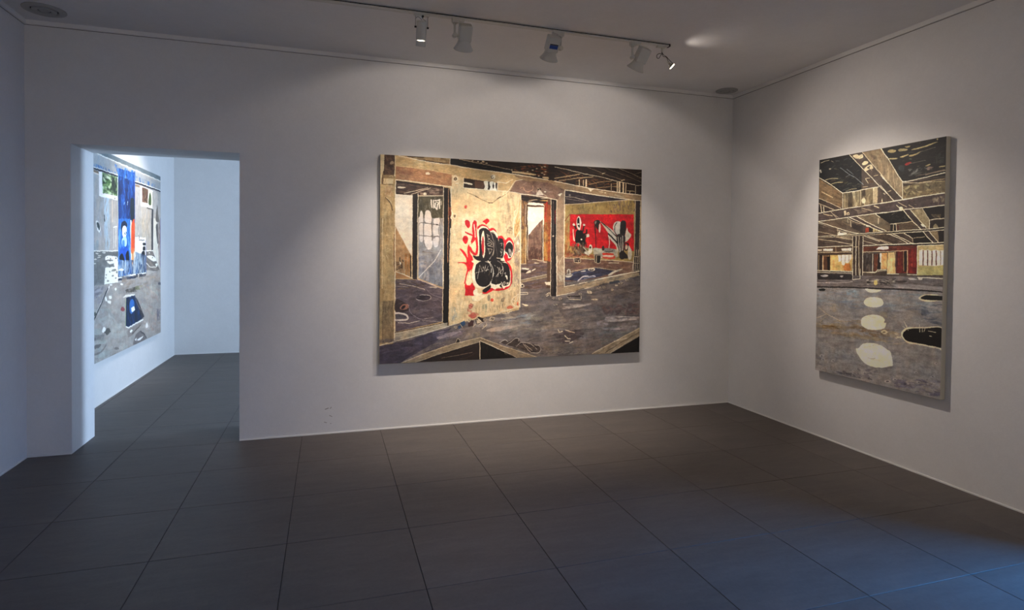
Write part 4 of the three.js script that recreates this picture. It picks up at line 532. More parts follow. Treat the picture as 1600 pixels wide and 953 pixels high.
  G().blob('#b5a496', [490, 580, 600, 550, 820, 530, 830, 545, 640, 590, 520, 600], .9).blob('#b8aa98', [635, 462, 740, 440, 770, 452, 690, 470], .9).brush([800, 430, 960, 400, 960, 520, 800, 510], ['#8a98a4', '#9aa0a0', '#a5a09a'], 26, 12, 2.4, -.1, .4, .2).brush([280, 620, 420, 600, 420, 690, 300, 690], ['#8a8070', '#6d6860', '#a0947e'], 40, 4, 2, .6, .5, 1.5).poly('#2e2826', [160, 700, 185, 672, 205, 690, 205, 720, 170, 730]).curve(W2, .8, [162, 715, 180, 675, 205, 690, 200, 720]);
  O().scratch([593, 545, 700, 512, 812, 486, 880, 465, 1001, 440, 1001, 545, 600, 560], ['#c9beb0', '#d8ccbc', '#3a3434', '#2c2628', '#a89c94'], 170, 9, -.12, .4).scratch([700, 242, 1001, 262, 1001, 305, 865, 283, 715, 259], ['#a88c64', '#c9b088', '#0f0a08', '#6a4a2c'], 110, 9, .25, .6).scratch([614, 420, 692, 415, 692, 500, 617, 520], ['#b5a8a4', '#332b2e', '#8c8084'], 60, 8, .1, .6).scratch([704, 280, 812, 305, 812, 478, 705, 505], ['#b39a74', '#efe2c4', '#a08660'], 90, 10, UP, .2).scratch([595, 255, 614, 255, 614, 540, 596, 545], ['#8a7048', '#d8c8a0'], 50, 8, UP, .4).scratch([882, 408, 990, 412, 995, 428, 885, 445], ['#c9bca8', '#3a3034'], 50, 8, -.1, .4).scratch([615, 258, 700, 272, 702, 290, 616, 278], ['#7d5a40', '#cfae88'], 30, 8, .2, .5);
  // pits at the lower edge
  Q3().poly('#928570', [240, 838, 560, 712, 858, 636, 858, 668, 560, 760, 340, 834]).fill('#2c2320', [345, 834, 560, 765, 858, 672, 862, 815], ['#3d302a', '#201916', '#4a3a32', '#35282a'], 60, 18, 2, -.25, .6, .1).line(W2, .8, [240, 838, 420, 765, 640, 690, 858, 638]).line('#c9bca4', .7, [345, 834, 600, 748, 855, 672]).line('#8a7a6c', .7, [560, 800, 800, 755]);
  Q3().brush([240, 838, 560, 715, 858, 640, 858, 665, 560, 755, 345, 832], ['#a89880', '#7d705e', '#b5a690', '#8c7a74'], 50, 16, 1.8, -.28, .6, .06);
  G().fill('#1c1613', [420, 698, 820, 882, 418, 900], ['#2d231e', '#120d0b', '#3c3029'], 40, 10, 2.4, UP, .5, .1).poly('#8d7d68', [415, 662, 640, 745, 800, 800, 1040, 875, 830, 885, 640, 790, 424, 696]).line(W2, .8, [415, 660, 640, 745, 1040, 875]).line(W, .9, [424, 696, 640, 795, 760, 845, 825, 884]).line(W2, 1.4, [418, 700, 420, 900]).brush([415, 662, 640, 745, 1040, 875, 830, 885, 640, 790, 424, 696], ['#a5947c', '#7a6a58', '#6a5648'], 40, 12, 1.6, .4, .5, .06);
  G().blob('#4a403c', [640, 715, 680, 690, 730, 700, 800, 670, 835, 690, 860, 720, 960, 725, 1040, 745, 1070, 790, 1030, 820, 900, 815, 800, 770, 700, 740]).brush([660, 700, 1060, 740, 1060, 815, 800, 780], ['#332b29', '#625650', '#7a6c64'], 30, 8, 1.6, .4, .6, .4);
  for (const a of [[630, 720, 680, 685, 720, 710], [700, 740, 760, 700, 800, 670, 830, 675, 830, 700], [810, 760, 860, 715, 960, 730, 1000, 760], [880, 730, 930, 790, 960, 815], [900, 740, 980, 800], [1000, 740, 1050, 750, 1070, 790, 1040, 825, 960, 825], [1010, 770, 1030, 790]]) G().curve('#d2c8ba', .7, a);
  Q4().fill('#171210', [830, 768, 1058, 630, 1058, 750], ['#241c18', '#2c2820', '#0e0b0a'], 20, 10, 2, -.4, .5).poly('#9c8e78', [685, 768, 860, 670, 1058, 562, 1058, 632, 826, 765]).brush([685, 768, 860, 670, 1058, 562, 1058, 632, 826, 765], ['#b5a68e', '#7d6f5c', '#8c7e74', '#675a4c'], 60, 18, 1.6, -.5, .6, .06).line(W2, 1, [690, 765, 860, 672, 1058, 566]).line('#cbbda4', .7, [830, 765, 940, 690, 1058, 618]).line('#5a4e42', .8, [790, 760, 930, 670, 1055, 600]).line('#d0c4b0', .9, [860, 668, 960, 645]);
  Q4().brush([0, 700, 620, 690, 660, 765, 0, 790], ['#8a7d66', '#76695a', '#9a8c70', '#6d6260'], 70, 8, 2.4, 0, .4, .4);
  for (let k = 0; k < 30; k++) Q4().line('#b5aa98', .6, [330 + k * 9, 755 + (k * 37) % 19, 336 + k * 9, 748 + (k * 53) % 19], .6);
  return e.done(1.12, .97, [1, 1, .99], .13, 71);
}

function narrow_picture() {
  const e = new Easel(840, 1400, [[1278.6, 249], [1477.8, 213.4], [1471.5, 625.5], [1275.3, 577]], 4, 202);
  const J = () => e.z(1265, 205, 7.942), K = () => e.z(1375, 205, 7.942), S = () => e.z(1265, 310, 7.942), T = () => e.z(1375, 310, 7.942), N = () => e.z(1265, 420, 4.43), V = () => e.z(1260, 205, 4.433), O = () => e.z(0, 0, 1);
  const W = '#e6d9b8', W2 = '#c9bb9a';
  O().poly('#4a4038', [1265, 200, 1490, 200, 1490, 640, 1265, 640]);
  // dark ceiling fields
  O().fill('#17191a', [1270, 245, 1345, 225, 1345, 300, 1270, 320], ['#0f1112', '#24282a', '#2e3230', '#1b1614'], 90, 9, 1.6, -.2, .6, .8);
  J().brush([180, 560, 620, 540, 640, 680, 400, 740, 260, 640], ['#4c4a38', '#3a2c22', '#5e5a44', '#2a2e2e', '#46484a'], 60, 8, 1.8, -.25, .6, .2).curve('#8a8468', 1.2, [185, 600, 260, 580, 340, 580]).curve('#a0976f', 1, [260, 650, 330, 630, 400, 628]).line('#7c8486', .9, [370, 445, 480, 530, 560, 570, 660, 660]).line('#7c8486', .7, [450, 465, 530, 530]).line('#6e7678', .7, [440, 560, 490, 535]).line('#9a927a', 1, [125, 385, 180, 362, 230, 350]).line('#8a8270', .8, [255, 360, 285, 378]).blob('#a9a392', [112, 480, 125, 468, 138, 500, 125, 510]).blob('#85806f', e.oval(243, 460, 14, 8)).line('#c2b492', 1, [720, 640, 685, 585, 735, 578]).poly('#4a3a2c', [715, 600, 780, 605, 800, 635, 720, 640]).line('#a99a7a', 1, [655, 690, 715, 682]).line('#b0a280', .8, [440, 740, 520, 715, 575, 712]);
  K().fill('#171614', [8, 215, 818, 66, 812, 560, 275, 620], ['#221d18', '#0f0e0d', '#2c2a26', '#1b1c1c'], 90, 12, 2, -.2, .6, .4);
  for (const a of [[85, 245, 130, 225, 190, 235, 170, 262, 110, 265], [215, 230, 260, 212, 330, 222, 320, 240, 240, 250], [300, 190, 365, 182, 355, 200, 320, 205], [105, 335, 180, 330, 215, 335, 180, 348, 110, 350], [240, 318, 330, 288, 345, 294, 270, 325], [355, 300, 430, 280, 495, 250, 470, 280, 400, 310, 360, 315], [390, 225, 520, 190, 640, 150, 712, 138, 560, 195, 400, 235], [695, 100, 715, 95, 705, 118], [635, 632, 720, 622, 800, 620, 800, 640, 680, 650], [730, 440, 800, 430, 800, 440, 740, 450], [555, 430, 610, 408, 620, 418, 570, 436]]) K().blob('#a3966a', a);
  K().blob('#8e2a26', [300, 420, 320, 395, 380, 380, 375, 400, 330, 425]).brush([340, 470, 640, 440, 640, 520, 350, 560], ['#6d6f6a', '#4c4e4a', '#8a8c84', '#3a3c38'], 46, 6, 2, -.2, .6, .8).line('#6d6a5c', .7, [360, 400, 560, 365]).line('#6a6658', .7, [490, 260, 680, 200]).line('#7a6c5c', .8, [440, 560, 800, 480]).line('#8a7c68', .9, [560, 545, 700, 510, 810, 490]).brush([580, 440, 660, 445, 660, 480, 580, 490], ['#7d6a5e', '#8f7a6c'], 10, 5, 2.4, 0, .7).blob('#7a8a76', e.oval(370, 345, 20, 10), .5).brush([200, 420, 300, 420, 300, 520, 240, 500], ['#2c3438', '#3a4448'], 14, 7, 3, UP, .5).brush([640, 300, 800, 270, 800, 400, 640, 410], ['#2e322e', '#262a28', '#3a3e38'], 20, 9, 3, UP, .5);
  // big beams
  J().fill('#7d6c53', [645, 260, 870, 215, 953, 340, 953, 640, 950, 625], ['#90805f', '#665740', '#a08f6e', '#57493a', '#8a7a60'], 70, 9, 2.6, 1, .6, .6); K().fill('#85745a', [0, 225, 275, 625, 280, 835, 0, 545], ['#978668', '#6a5a44', '#a4926f', '#5a4c3c', '#b5a382'], 80, 12, 2.2, UP, .6, .15);
  J().fill('#4c423a', [480, 285, 645, 258, 953, 632, 953, 765], ['#574c43', '#3f3630', '#5f534a'], 30, 10, 2, .9, .5).blob('#cdbf9a', [525, 300, 550, 285, 580, 282, 600, 295, 640, 282, 655, 320, 620, 335, 590, 340, 545, 325]).blob('#d0c29c', [640, 395, 665, 370, 705, 368, 718, 385, 700, 405, 655, 415]).blob('#cdbf9a', [670, 460, 720, 420, 760, 410, 780, 455, 740, 470, 690, 490]).poly('#4c423a', [700, 450, 745, 420, 735, 470]).line('#c9b88c', .9, [790, 550, 842, 540]).line('#b5a684', .7, [720, 430, 760, 480]);
  K().poly('#453c36', [0, 545, 285, 850, 180, 862, 0, 670]).line('#c9b890', .8, [90, 750, 135, 735]).poly('#463b34', [0, 672, 165, 862, 0, 895]); J().poly('#4c423a', [838, 690, 953, 765, 953, 880, 840, 892]).blob(W2, [905, 765, 935, 775, 925, 785]).blob('#d9caa4', [885, 880, 895, 830, 905, 880]).brush([850, 700, 950, 780, 950, 880, 850, 890], ['#6a5a4a', '#3a302a', '#5c4a40'], 18, 6, 2, .4, .5);
  K().fill('#6a5d45', [280, 655, 808, 625, 802, 775, 280, 842], ['#a39468', '#8a7b56', '#544835', '#b3a578', '#453b2c'], 90, 5, 2, 1, .7, 1.5).poly('#2c241e', [280, 640, 440, 625, 800, 565, 800, 600, 500, 645, 282, 690], .8).line(W2, .9, [285, 640, 480, 645, 640, 630]).line(W, 1.2, [278, 625, 340, 625, 560, 575, 808, 520]).line('#b09a6e', .8, [490, 640, 800, 595]);
  J().fill('#6d5a42', [108, 585, 400, 762, 400, 945, 108, 830], ['#806a4c', '#574630', '#8f7856', '#493a2a'], 60, 12, 2.2, .5, .5, .2).line('#c9b68c', .9, [140, 745, 280, 818]).poly('#3c322c', [105, 840, 390, 953, 105, 953]);
  J().fill('#75684f', [412, 768, 840, 688, 840, 895, 412, 950], ['#8f8262', '#584c3a', '#a59672', '#3f362c', '#c2b48e'], 70, 16, 2.2, UP, .7, .04).blob('#cfc2a0', [640, 850, 665, 820, 690, 850, 680, 888, 650, 885]).poly('#bcae8c', [785, 705, 835, 695, 835, 885, 790, 890], .8).poly('#30281f', [470, 765, 525, 752, 525, 930, 470, 940], .7).poly('#332b24', [640, 735, 680, 728, 690, 800, 640, 810], .7);
  J().line(W, 1, [480, 282, 620, 430, 760, 570, 860, 680, 953, 772]).line(W2, 1.1, [645, 258, 760, 395, 870, 520, 953, 620]).line(W, 1.1, [880, 215, 953, 330]); K().line(W, 1.2, [0, 215, 100, 350, 200, 520, 278, 628]).line(W, 1, [275, 630, 276, 845]).line(W, 1.1, [0, 545, 100, 650, 280, 845]).line(W, 1.1, [0, 672, 80, 765, 170, 865]).line('#b8a888', .6, [100, 440, 95, 610]).line('#b8a888', .6, [155, 500, 175, 700]);
  J().line(W, 1.1, [108, 570, 250, 655, 400, 762, 560, 740, 700, 712, 850, 688]).line(W, 1, [404, 765, 404, 953]).line(W2, .9, [108, 825, 250, 885, 380, 950]).line('#cdbf9c', .9, [625, 735, 625, 910]).line('#cdbf9c', .9, [785, 705, 785, 890]);
  // main cross beam
  S().fill('#463c38', [95, 180, 400, 130, 800, 70, 960, 45, 960, 180, 820, 188, 400, 240, 95, 275], ['#554a45', '#392f2c', '#4f443f', '#5d524b'], 60, 14, 2, -.14, .5, .1); T().fill('#463c3a', [0, 65, 400, 5, 800, -62, 800, 90, 400, 150, 0, 190], ['#534844', '#3a302e', '#4c4340'], 50, 14, 2, -.15, .5, .1).brush([640, 0, 800, -30, 800, 50, 660, 60], ['#8f8468', '#a0957a', '#6d6350'], 30, 5, 2, .8, .5, 1.5);
  S().poly('#cdbf9c', [420, 150, 445, 145, 450, 205, 425, 210]).blob(W2, [455, 175, 480, 168, 488, 195, 460, 205]).blob('#3a302c', e.oval(472, 188, 9, 9)).line('#a99b7e', 1.6, [165, 185, 275, 212]).line('#b3a588', .9, [250, 155, 330, 240]).line('#b3a588', .9, [290, 190, 350, 232]).line('#b0a284', 1, [640, 115, 760, 152]).brush([560, 140, 680, 120, 720, 160, 600, 190], ['#7a6e5c', '#9a8c74', '#6a5e50'], 20, 7, 2, .3, .6, .4).line('#cdbf9c', 1.6, [800, 92, 855, 115]).line('#8a7c68', .8, [540, 130, 600, 155]).brush([700, 90, 800, 90, 800, 165, 720, 150], ['#8a7e6a', '#6a5e52'], 12, 8, 2, .3, .5).poly('#2f2724', [95, 85, 290, 140, 105, 178]).line('#d0c4a6', 1.4, [130, 80, 140, 160]).line('#d0c4a6', 1.4, [165, 95, 170, 155]);
  S().line(W, 1.2, [95, 178, 400, 128, 700, 85, 960, 45]).line(W2, .9, [105, 55, 300, 135]).line(W, 1.1, [95, 280, 320, 252, 600, 212, 960, 170]); T().line(W, 1.2, [0, 62, 400, 0]).line(W, 1.2, [0, 188, 300, 140, 600, 112, 800, 88]).line('#d8cba8', 1, [200, 85, 260, 135]).line('#cbbd9a', .8, [220, 50, 330, 110]).line('#cbbd9a', .8, [355, 85, 420, 122]).blob(W, [235, 110, 270, 105, 290, 145, 245, 150]); K().line(W, 1.3, [0, 895, 280, 848, 560, 805, 808, 770]);
  // second bay
  S().fill('#5f5244', [100, 290, 480, 235, 640, 330, 660, 425, 590, 435], ['#74654f', '#4c4036', '#86765c', '#5a4c40'], 50, 10, 2, .3, .6, .2).poly('#2c2420', [470, 235, 580, 225, 720, 320, 650, 335]).fill('#6f6350', [580, 225, 820, 195, 953, 285, 953, 400, 720, 310], ['#85775c', '#5a4e40', '#9c8d6e', '#4e4338'], 50, 9, 2, .6, .6, .3).poly('#453a36', [490, 240, 590, 220, 930, 415, 880, 418]).poly('#3a322e', [510, 300, 660, 340, 655, 430, 520, 360]).poly('#15130f', [820, 195, 960, 180, 960, 290]).line('#b5a88a', 1.4, [505, 280, 510, 345]).line('#b5a88a', 1.2, [468, 255, 472, 300]).line('#c4b694', 1.4, [850, 245, 852, 310]).poly('#93402a', [690, 370, 730, 360, 735, 415, 690, 425]).poly('#262019', [735, 360, 780, 370, 780, 410, 735, 415]).poly('#b5a578', [785, 370, 900, 410, 785, 415]).line('#5a4a30', .8, [810, 380, 812, 410]).line('#5a4a30', .8, [840, 390, 842, 412]);
  S().line(W, 1.1, [110, 285, 350, 365, 480, 408, 610, 435]).line(W2, .9, [105, 300, 330, 385, 520, 440]).line(W, 1.1, [490, 232, 620, 290, 780, 365, 910, 415]).line(W, 1.1, [580, 220, 720, 300, 850, 360, 953, 405]).line(W2, .8, [460, 240, 560, 290, 690, 330]).line(W, 1, [810, 190, 953, 290]).blob(W, [695, 340, 710, 328, 760, 345, 720, 350]);
  T().poly('#14120f', [0, 190, 290, 150, 400, 285, 130, 318, 0, 235]).brush([100, 220, 330, 200, 390, 285, 130, 315], ['#2e302c', '#444640', '#1d1e1b', '#5a5c52'], 40, 4, 1.6, .8, .6, 1.5).poly('#6a5c48', [0, 235, 130, 320, 120, 410, 0, 360]).fill('#4a3f32', [205, 318, 410, 290, 500, 380, 205, 405], ['#5e5140', '#3a3026', '#6d5e48'], 26, 8, 2, 0, .5).poly('#211b17', [128, 322, 205, 318, 205, 405, 128, 408]).line(W, 1, [128, 320, 200, 318, 205, 402]).line('#c9bc98', 1, [168, 330, 165, 400]).poly('#4a2a22', [212, 330, 235, 335, 230, 395, 212, 400]).poly('#423835', [290, 150, 380, 148, 520, 310, 500, 380]).poly('#3e3532', [380, 150, 570, 365, 520, 385, 290, 150]);
  T().fill('#8f8060', [380, 150, 520, 130, 612, 275, 615, 378, 570, 365], ['#a39472', '#78694e', '#b5a684', '#6a5c46'], 50, 7, 2, .9, .6, .6).poly('#14110f', [530, 130, 800, 95, 800, 250, 620, 270]).brush([620, 200, 760, 200, 760, 260, 640, 265], ['#6a5c46', '#8a7a5c', '#3a3228'], 18, 5, 2, .8, .6).poly('#2b2420', [620, 285, 800, 262, 800, 365, 620, 382]).blob('#8d7f60', [665, 345, 690, 318, 715, 340, 725, 370, 670, 375]).line(W, 1.2, [290, 150, 400, 280, 510, 388]).line(W, 1.2, [380, 150, 470, 250, 575, 368]).line(W2, .9, [525, 130, 615, 272]).line(W, 1, [615, 275, 617, 378]).line(W2, .9, [140, 318, 300, 302, 410, 288]).line(W, .9, [620, 270, 800, 252]).blob(W, [505, 325, 540, 320, 560, 350, 530, 355]);
  // thin beam and third bay
  T().poly('#221c19', [0, 430, 400, 400, 800, 372, 800, 395, 400, 420, 0, 450]).line(W, 1, [0, 425, 300, 400, 600, 385, 800, 368]).line(W, 1, [0, 450, 300, 428, 600, 410, 800, 398]); S().poly('#2c2521', [95, 465, 400, 455, 953, 418, 953, 440, 400, 470, 95, 482]).line(W, 1, [95, 468, 500, 445, 953, 415]).line(W2, .8, [95, 485, 500, 462, 953, 438]);
  S().fill('#4c4138', [95, 300, 330, 380, 345, 450, 95, 455], ['#5e5144', '#3b312b', '#6a5c4c'], 30, 9, 2, .2, .5).poly('#d9cfb8', [345, 425, 370, 400, 375, 420, 460, 422, 460, 440, 350, 455]).line(W2, .8, [345, 375, 345, 450]).line(W2, .7, [100, 405, 220, 430, 320, 455]); S().fill('#453b34', [95, 485, 540, 470, 540, 580, 95, 600], ['#5a4e42', '#352c27', '#6d6050', '#4c4138'], 50, 14, 1.6, .12, .6, .1).line(W2, .9, [105, 500, 330, 530, 530, 570]).line(W2, .8, [300, 470, 530, 510]).line(W2, .8, [380, 475, 520, 490]).fill('#4a3e36', [665, 470, 953, 440, 953, 570, 665, 580], ['#5e5144', '#382e28', '#6d5f4e'], 40, 12, 1.6, .3, .6, .15).line(W, 1, [680, 465, 953, 560]).line(W2, .9, [720, 462, 953, 548]).line(W2, .8, [665, 525, 830, 570]);
  T().fill('#41372f', [0, 455, 800, 405, 800, 560, 0, 575], ['#564a3e', '#2e2621', '#635645'], 60, 10, 1.6, .3, .6, .2).poly('#17130f', [310, 430, 540, 420, 640, 520, 640, 550, 420, 560, 415, 500]).poly('#7d6d52', [620, 412, 720, 410, 735, 545, 725, 545]).poly('#3a3230', [545, 418, 610, 412, 725, 548, 660, 552]).poly('#1b1613', [725, 412, 800, 408, 800, 540, 735, 545]).line(W, 1.1, [540, 420, 600, 490, 662, 552]).line(W, 1, [610, 412, 725, 546]).line(W, 1, [100, 440, 250, 500, 350, 562]).line(W, 1, [155, 438, 290, 500, 415, 572]).line(W, 1, [300, 435, 405, 498]).line(W2, .8, [0, 520, 100, 565]).line(W2, .8, [0, 510, 160, 570]).line(W2, .7, [405, 500, 410, 560]).line(W2, .6, [420, 495, 560, 480]);
  T().line(W, 1.2, [0, 578, 300, 568, 800, 555]).line('#1e1815', 1.4, [0, 590, 400, 580, 800, 570]); S().line(W, 1.1, [95, 600, 300, 592, 530, 585]).line(W, 1, [665, 585, 953, 570]);
  // far wall
  S().fill('#4a3a2e', [95, 605, 535, 590, 535, 680, 95, 690], ['#5a4838', '#38291f', '#6a5642'], 30, 10, 2, 0, .5).poly('#d8cdbc', [165, 620, 288, 620, 285, 650, 165, 648]).poly('#d8cdbc', [390, 618, 518, 612, 518, 650, 400, 648]).poly('#c4b59c', [100, 625, 150, 625, 150, 648, 100, 650]).line(W2, 1, [95, 665, 535, 662]).line('#a5967a', .9, [322, 595, 325, 660]);
  S().poly('#2b211b', [95, 690, 535, 690, 535, 905, 95, 890]).poly('#a5855a', [160, 705, 245, 705, 245, 890, 160, 888]).poly('#4c3424', [172, 712, 240, 715, 235, 885, 175, 885]).poly('#191512', [215, 715, 245, 715, 245, 885, 222, 885]).fill('#c4a869', [255, 698, 530, 692, 525, 900, 255, 890], ['#d2b878', '#ad8f52', '#b8854a', '#c9b078'], 40, 10, 2.4, UP, .5, .2).blob('#b0703a', [430, 820, 500, 810, 505, 895, 430, 890]).poly('#dcd2c2', [350, 700, 520, 695, 520, 740, 490, 790, 465, 800, 440, 795, 432, 828, 400, 818, 395, 775, 358, 785, 358, 745]).line('#8c7a5c', .8, [392, 700, 392, 775]).line('#8c7a5c', .8, [440, 700, 440, 795]).line('#8c7a5c', .8, [488, 698, 488, 780]).line('#6d5436', .9, [500, 800, 515, 890]).line(W2, 1, [160, 705, 162, 890]).line('#bba983', .9, [112, 700, 112, 885]).line(W, 1.1, [95, 888, 300, 895, 530, 908]);
  S().fill('#5a3426', [668, 600, 953, 590, 953, 665, 668, 660], ['#6d3424', '#46281e', '#7a4430', '#3a2a22'], 30, 10, 2, 0, .6).poly('#e0d6c4', [825, 635, 860, 600, 953, 598, 953, 640]).line(W2, 1, [668, 665, 953, 655]).poly('#332b27', [670, 690, 775, 690, 775, 905, 670, 905]).brush([680, 690, 770, 690, 770, 900, 680, 900], ['#565450', '#2a2422', '#6d5e50', '#403834'], 30, 8, 2.4, UP, .6).poly('#4a2e22', [800, 690, 850, 690, 845, 900, 800, 905]).brush([805, 690, 850, 690, 845, 890, 810, 900], ['#8a4a30', '#a05a38'], 10, 10, 1.4, UP, .6, .05).poly('#201a17', [850, 690, 880, 688, 880, 880, 850, 885]).fill('#c69a62', [890, 680, 953, 675, 953, 880, 895, 880], ['#d8b27a', '#b07c44', '#e0c090'], 20, 8, 2.4, 1, .5).line(W, .9, [785, 685, 785, 905]).line(W, .8, [888, 680, 892, 880]).line(W, .9, [660, 915, 820, 915, 850, 885, 953, 885]);
  T().fill('#512a22', [0, 600, 465, 585, 465, 660, 0, 660], ['#632e24', '#3e2019', '#74382a'], 30, 10, 2, 0, .6).blob('#ded2c0', [0, 600, 60, 595, 105, 600, 100, 635, 0, 635]).line(W2, .9, [0, 662, 350, 652]).fill('#c89c64', [20, 680, 90, 675, 90, 880, 20, 875], ['#d8b27a', '#b07c44', '#a86a3a'], 14, 6, 2.4, 1, .5).poly('#e4d8bc', [0, 680, 22, 680, 18, 800, 0, 790]).fill('#d0b47c', [100, 672, 180, 670, 200, 935, 90, 935], ['#dcc490', '#bb9c60'], 24, 14, 2.4, UP, .5, .05).fill('#5a221e', [205, 660, 340, 655, 345, 930, 205, 930], ['#6d2a24', '#3a1815', '#7d3a2c', '#2a1412'], 40, 12, 2, UP, .6, .05).poly('#1c1412', [305, 660, 335, 660, 335, 920, 300, 910]).fill('#6a201e', [352, 640, 460, 600, 460, 940, 352, 930], ['#7a2622', '#4e1816', '#842e28', '#3d1614'], 40, 10, 2.2, UP, .6, .1).line('#b89a6a', .9, [190, 660, 190, 930]).line('#c9b48a', 1, [345, 655, 345, 935]).line('#a88f68', .8, [295, 660, 300, 900]).blob('#a84a3c', e.oval(400, 830, 12, 22), .7);
  T().fill('#b8a575', [470, 590, 800, 578, 800, 960, 465, 960], ['#c4b284', '#a39062', '#aa9f6a', '#cdbd90'], 50, 9, 2.6, .6, .5, 1).poly('#ded4c4', [488, 650, 520, 640, 560, 652, 600, 640, 640, 655, 690, 642, 740, 655, 798, 650, 798, 832, 700, 845, 560, 838, 488, 832]).line('#5a3a2c', 1.5, [540, 655, 540, 832]).line('#5a3a2c', 1.5, [597, 655, 597, 832]).line('#5a3a2c', 1.5, [650, 660, 650, 832]).line('#5a3a2c', 1.4, [703, 658, 705, 830]).line('#8a745c', 1, [755, 660, 760, 830]).fill('#a8a06a', [475, 850, 800, 845, 800, 960, 470, 960], ['#b5ac78', '#989060', '#a0a070'], 24, 10, 2.6, .2, .5).line(W, 1, [468, 595, 468, 940]).line(W, 1, [470, 590, 800, 582]);
  // column
  S().fill('#3a302a', [535, 465, 660, 460, 660, 960, 540, 960], ['#4a3e35', '#2a221d', '#57493d'], 30, 16, 1.8, UP, .5, .04).line(W, 1.2, [574, 470, 576, 953]).line(W2, 1, [612, 470, 610, 600, 618, 953]).line(W, 1, [533, 470, 535, 953]).line(W, 1.1, [662, 470, 660, 953]).line(W2, .8, [545, 600, 600, 598]);
  // floor
  N().fill('#6c6460', [40, 40, 300, 45, 930, 60, 930, 170, 40, 130], ['#6d6662', '#4a4340', '#7d7672', '#57514e', '#3d3735'], 110, 22, 2, .03, .5, .08).fill('#2e2a2a', [50, 30, 300, 40, 295, 75, 60, 70], ['#3d3836', '#1f1b1a'], 20, 10, 2, 0, .5).blob('#a59e96', [75, 45, 110, 38, 130, 45, 100, 55]).blob('#a59e96', [210, 48, 235, 45, 225, 58]).brush([395, 75, 600, 70, 600, 115, 400, 110], ['#1d1a1a', '#3a3635', '#c2b9a6', '#2a2626'], 46, 6, 2.2, .1, .8, .4).blob('#c9b878', [448, 85, 470, 82, 472, 108, 450, 110]).blob('#b8b0a6', [690, 65, 750, 75, 700, 80]).blob('#3d3836', [590, 85, 680, 85, 640, 100]);
  S().line(W2, 1, [535, 908, 535, 953]); N().line(W, 1, [300, 0, 300, 75, 350, 68, 352, 0]).line('#d2c8b0', .9, [50, 20, 290, 30]).line(W2, .9, [370, 22, 450, 28, 480, 15, 540, 12]).line(W, .9, [540, 36, 620, 38]).line(W, .9, [680, 42, 745, 45]).line(W, 1, [750, 62, 930, 72]).blob('#cfc6b6', [760, 62, 785, 66, 780, 80, 758, 76]);
  const slab = [40, 128, 300, 133, 620, 145, 930, 165, 925, 915, 40, 700];
  N().fill('#86817c', slab, ['#928c86', '#7a7573', '#98918b', '#84807f', '#8f8880', '#6f6a69'], 320, 26, 3, .05, .5, .15).brush([40, 130, 620, 145, 925, 170, 925, 330, 500, 300, 40, 240], ['#6f7880', '#7a848e', '#848e94', '#6c727c', '#969a9c'], 130, 26, 2.6, .03, .5, .1);
  N().poly('#1d1a1a', [40, 118, 300, 124, 620, 140, 930, 158, 930, 168, 620, 148, 300, 132, 40, 126]).poly('#8f8984', [560, 105, 720, 112, 930, 130, 930, 150, 620, 135], .85).line('#a39c96', .8, [520, 125, 720, 138, 925, 158]).line('#b8aea4', .8, [40, 92, 200, 96, 300, 88]);
  N().brush([45, 360, 340, 350, 660, 440, 640, 520, 300, 480, 45, 420], ['#8f7b5e', '#7f6a4e', '#9c8866', '#6f5e4a', '#877658'], 120, 20, 3, .08, .5, .15).brush([90, 385, 220, 395, 215, 420, 95, 410], ['#5c4a2c', '#6d582f'], 20, 12, 2, .1, .6).brush([300, 380, 560, 420, 560, 480, 300, 460], ['#6d5132', '#5c452c', '#7d6040'], 36, 12, 2.6, .2, .5).brush([140, 240, 220, 250, 220, 300, 150, 300], ['#a0957a', '#8d8470'], 12, 6, 2.6, .2, .5).brush([490, 290, 545, 290, 545, 345, 490, 340], ['#94866e', '#8a7d68'], 14, 7, 3, .1, .45).brush([255, 140, 350, 145, 340, 205, 260, 195], ['#8496a0', '#6d8088', '#93a0a4'], 18, 8, 2.4, .2, .5).brush([780, 240, 925, 250, 925, 400, 780, 360], ['#4c525c', '#585e6a', '#3f444c', '#7a7a7a'], 40, 18, 2.4, .08, .5);
  N().line('#b3a78c', .9, [65, 262, 120, 310, 215, 358]).line('#b3a78c', .8, [50, 338, 120, 310]).line('#a99d82', .8, [75, 362, 115, 330]).line('#a39880', .7, [510, 500, 560, 522, 660, 525]).line('#a59a84', .7, [590, 520, 680, 512]).line('#8a7c66', .8, [220, 358, 360, 375]).line('#7c766c', .8, [50, 440, 200, 455, 330, 490]);
  N().brush([40, 440, 925, 600, 925, 720, 40, 560], ['#8c8683', '#7a7471', '#989088'], 70, 24, 3, .1, .3);
  N().blob('#e4d7b4', [390, 138, 450, 142, 500, 148, 475, 162, 430, 166, 400, 155]).blob('#e6d9b6', [378, 230, 395, 205, 440, 196, 495, 205, 516, 235, 500, 260, 450, 268, 400, 258]).blob('#e6d9b6', [360, 368, 375, 335, 430, 318, 490, 325, 525, 350, 522, 372, 535, 378, 525, 410, 480, 424, 420, 420, 372, 398]).blob('#e8dcb8', [328, 553, 345, 548, 375, 520, 430, 514, 495, 528, 545, 560, 570, 580, 585, 665, 560, 678, 500, 686, 430, 675, 375, 640, 345, 600, 332, 575]);
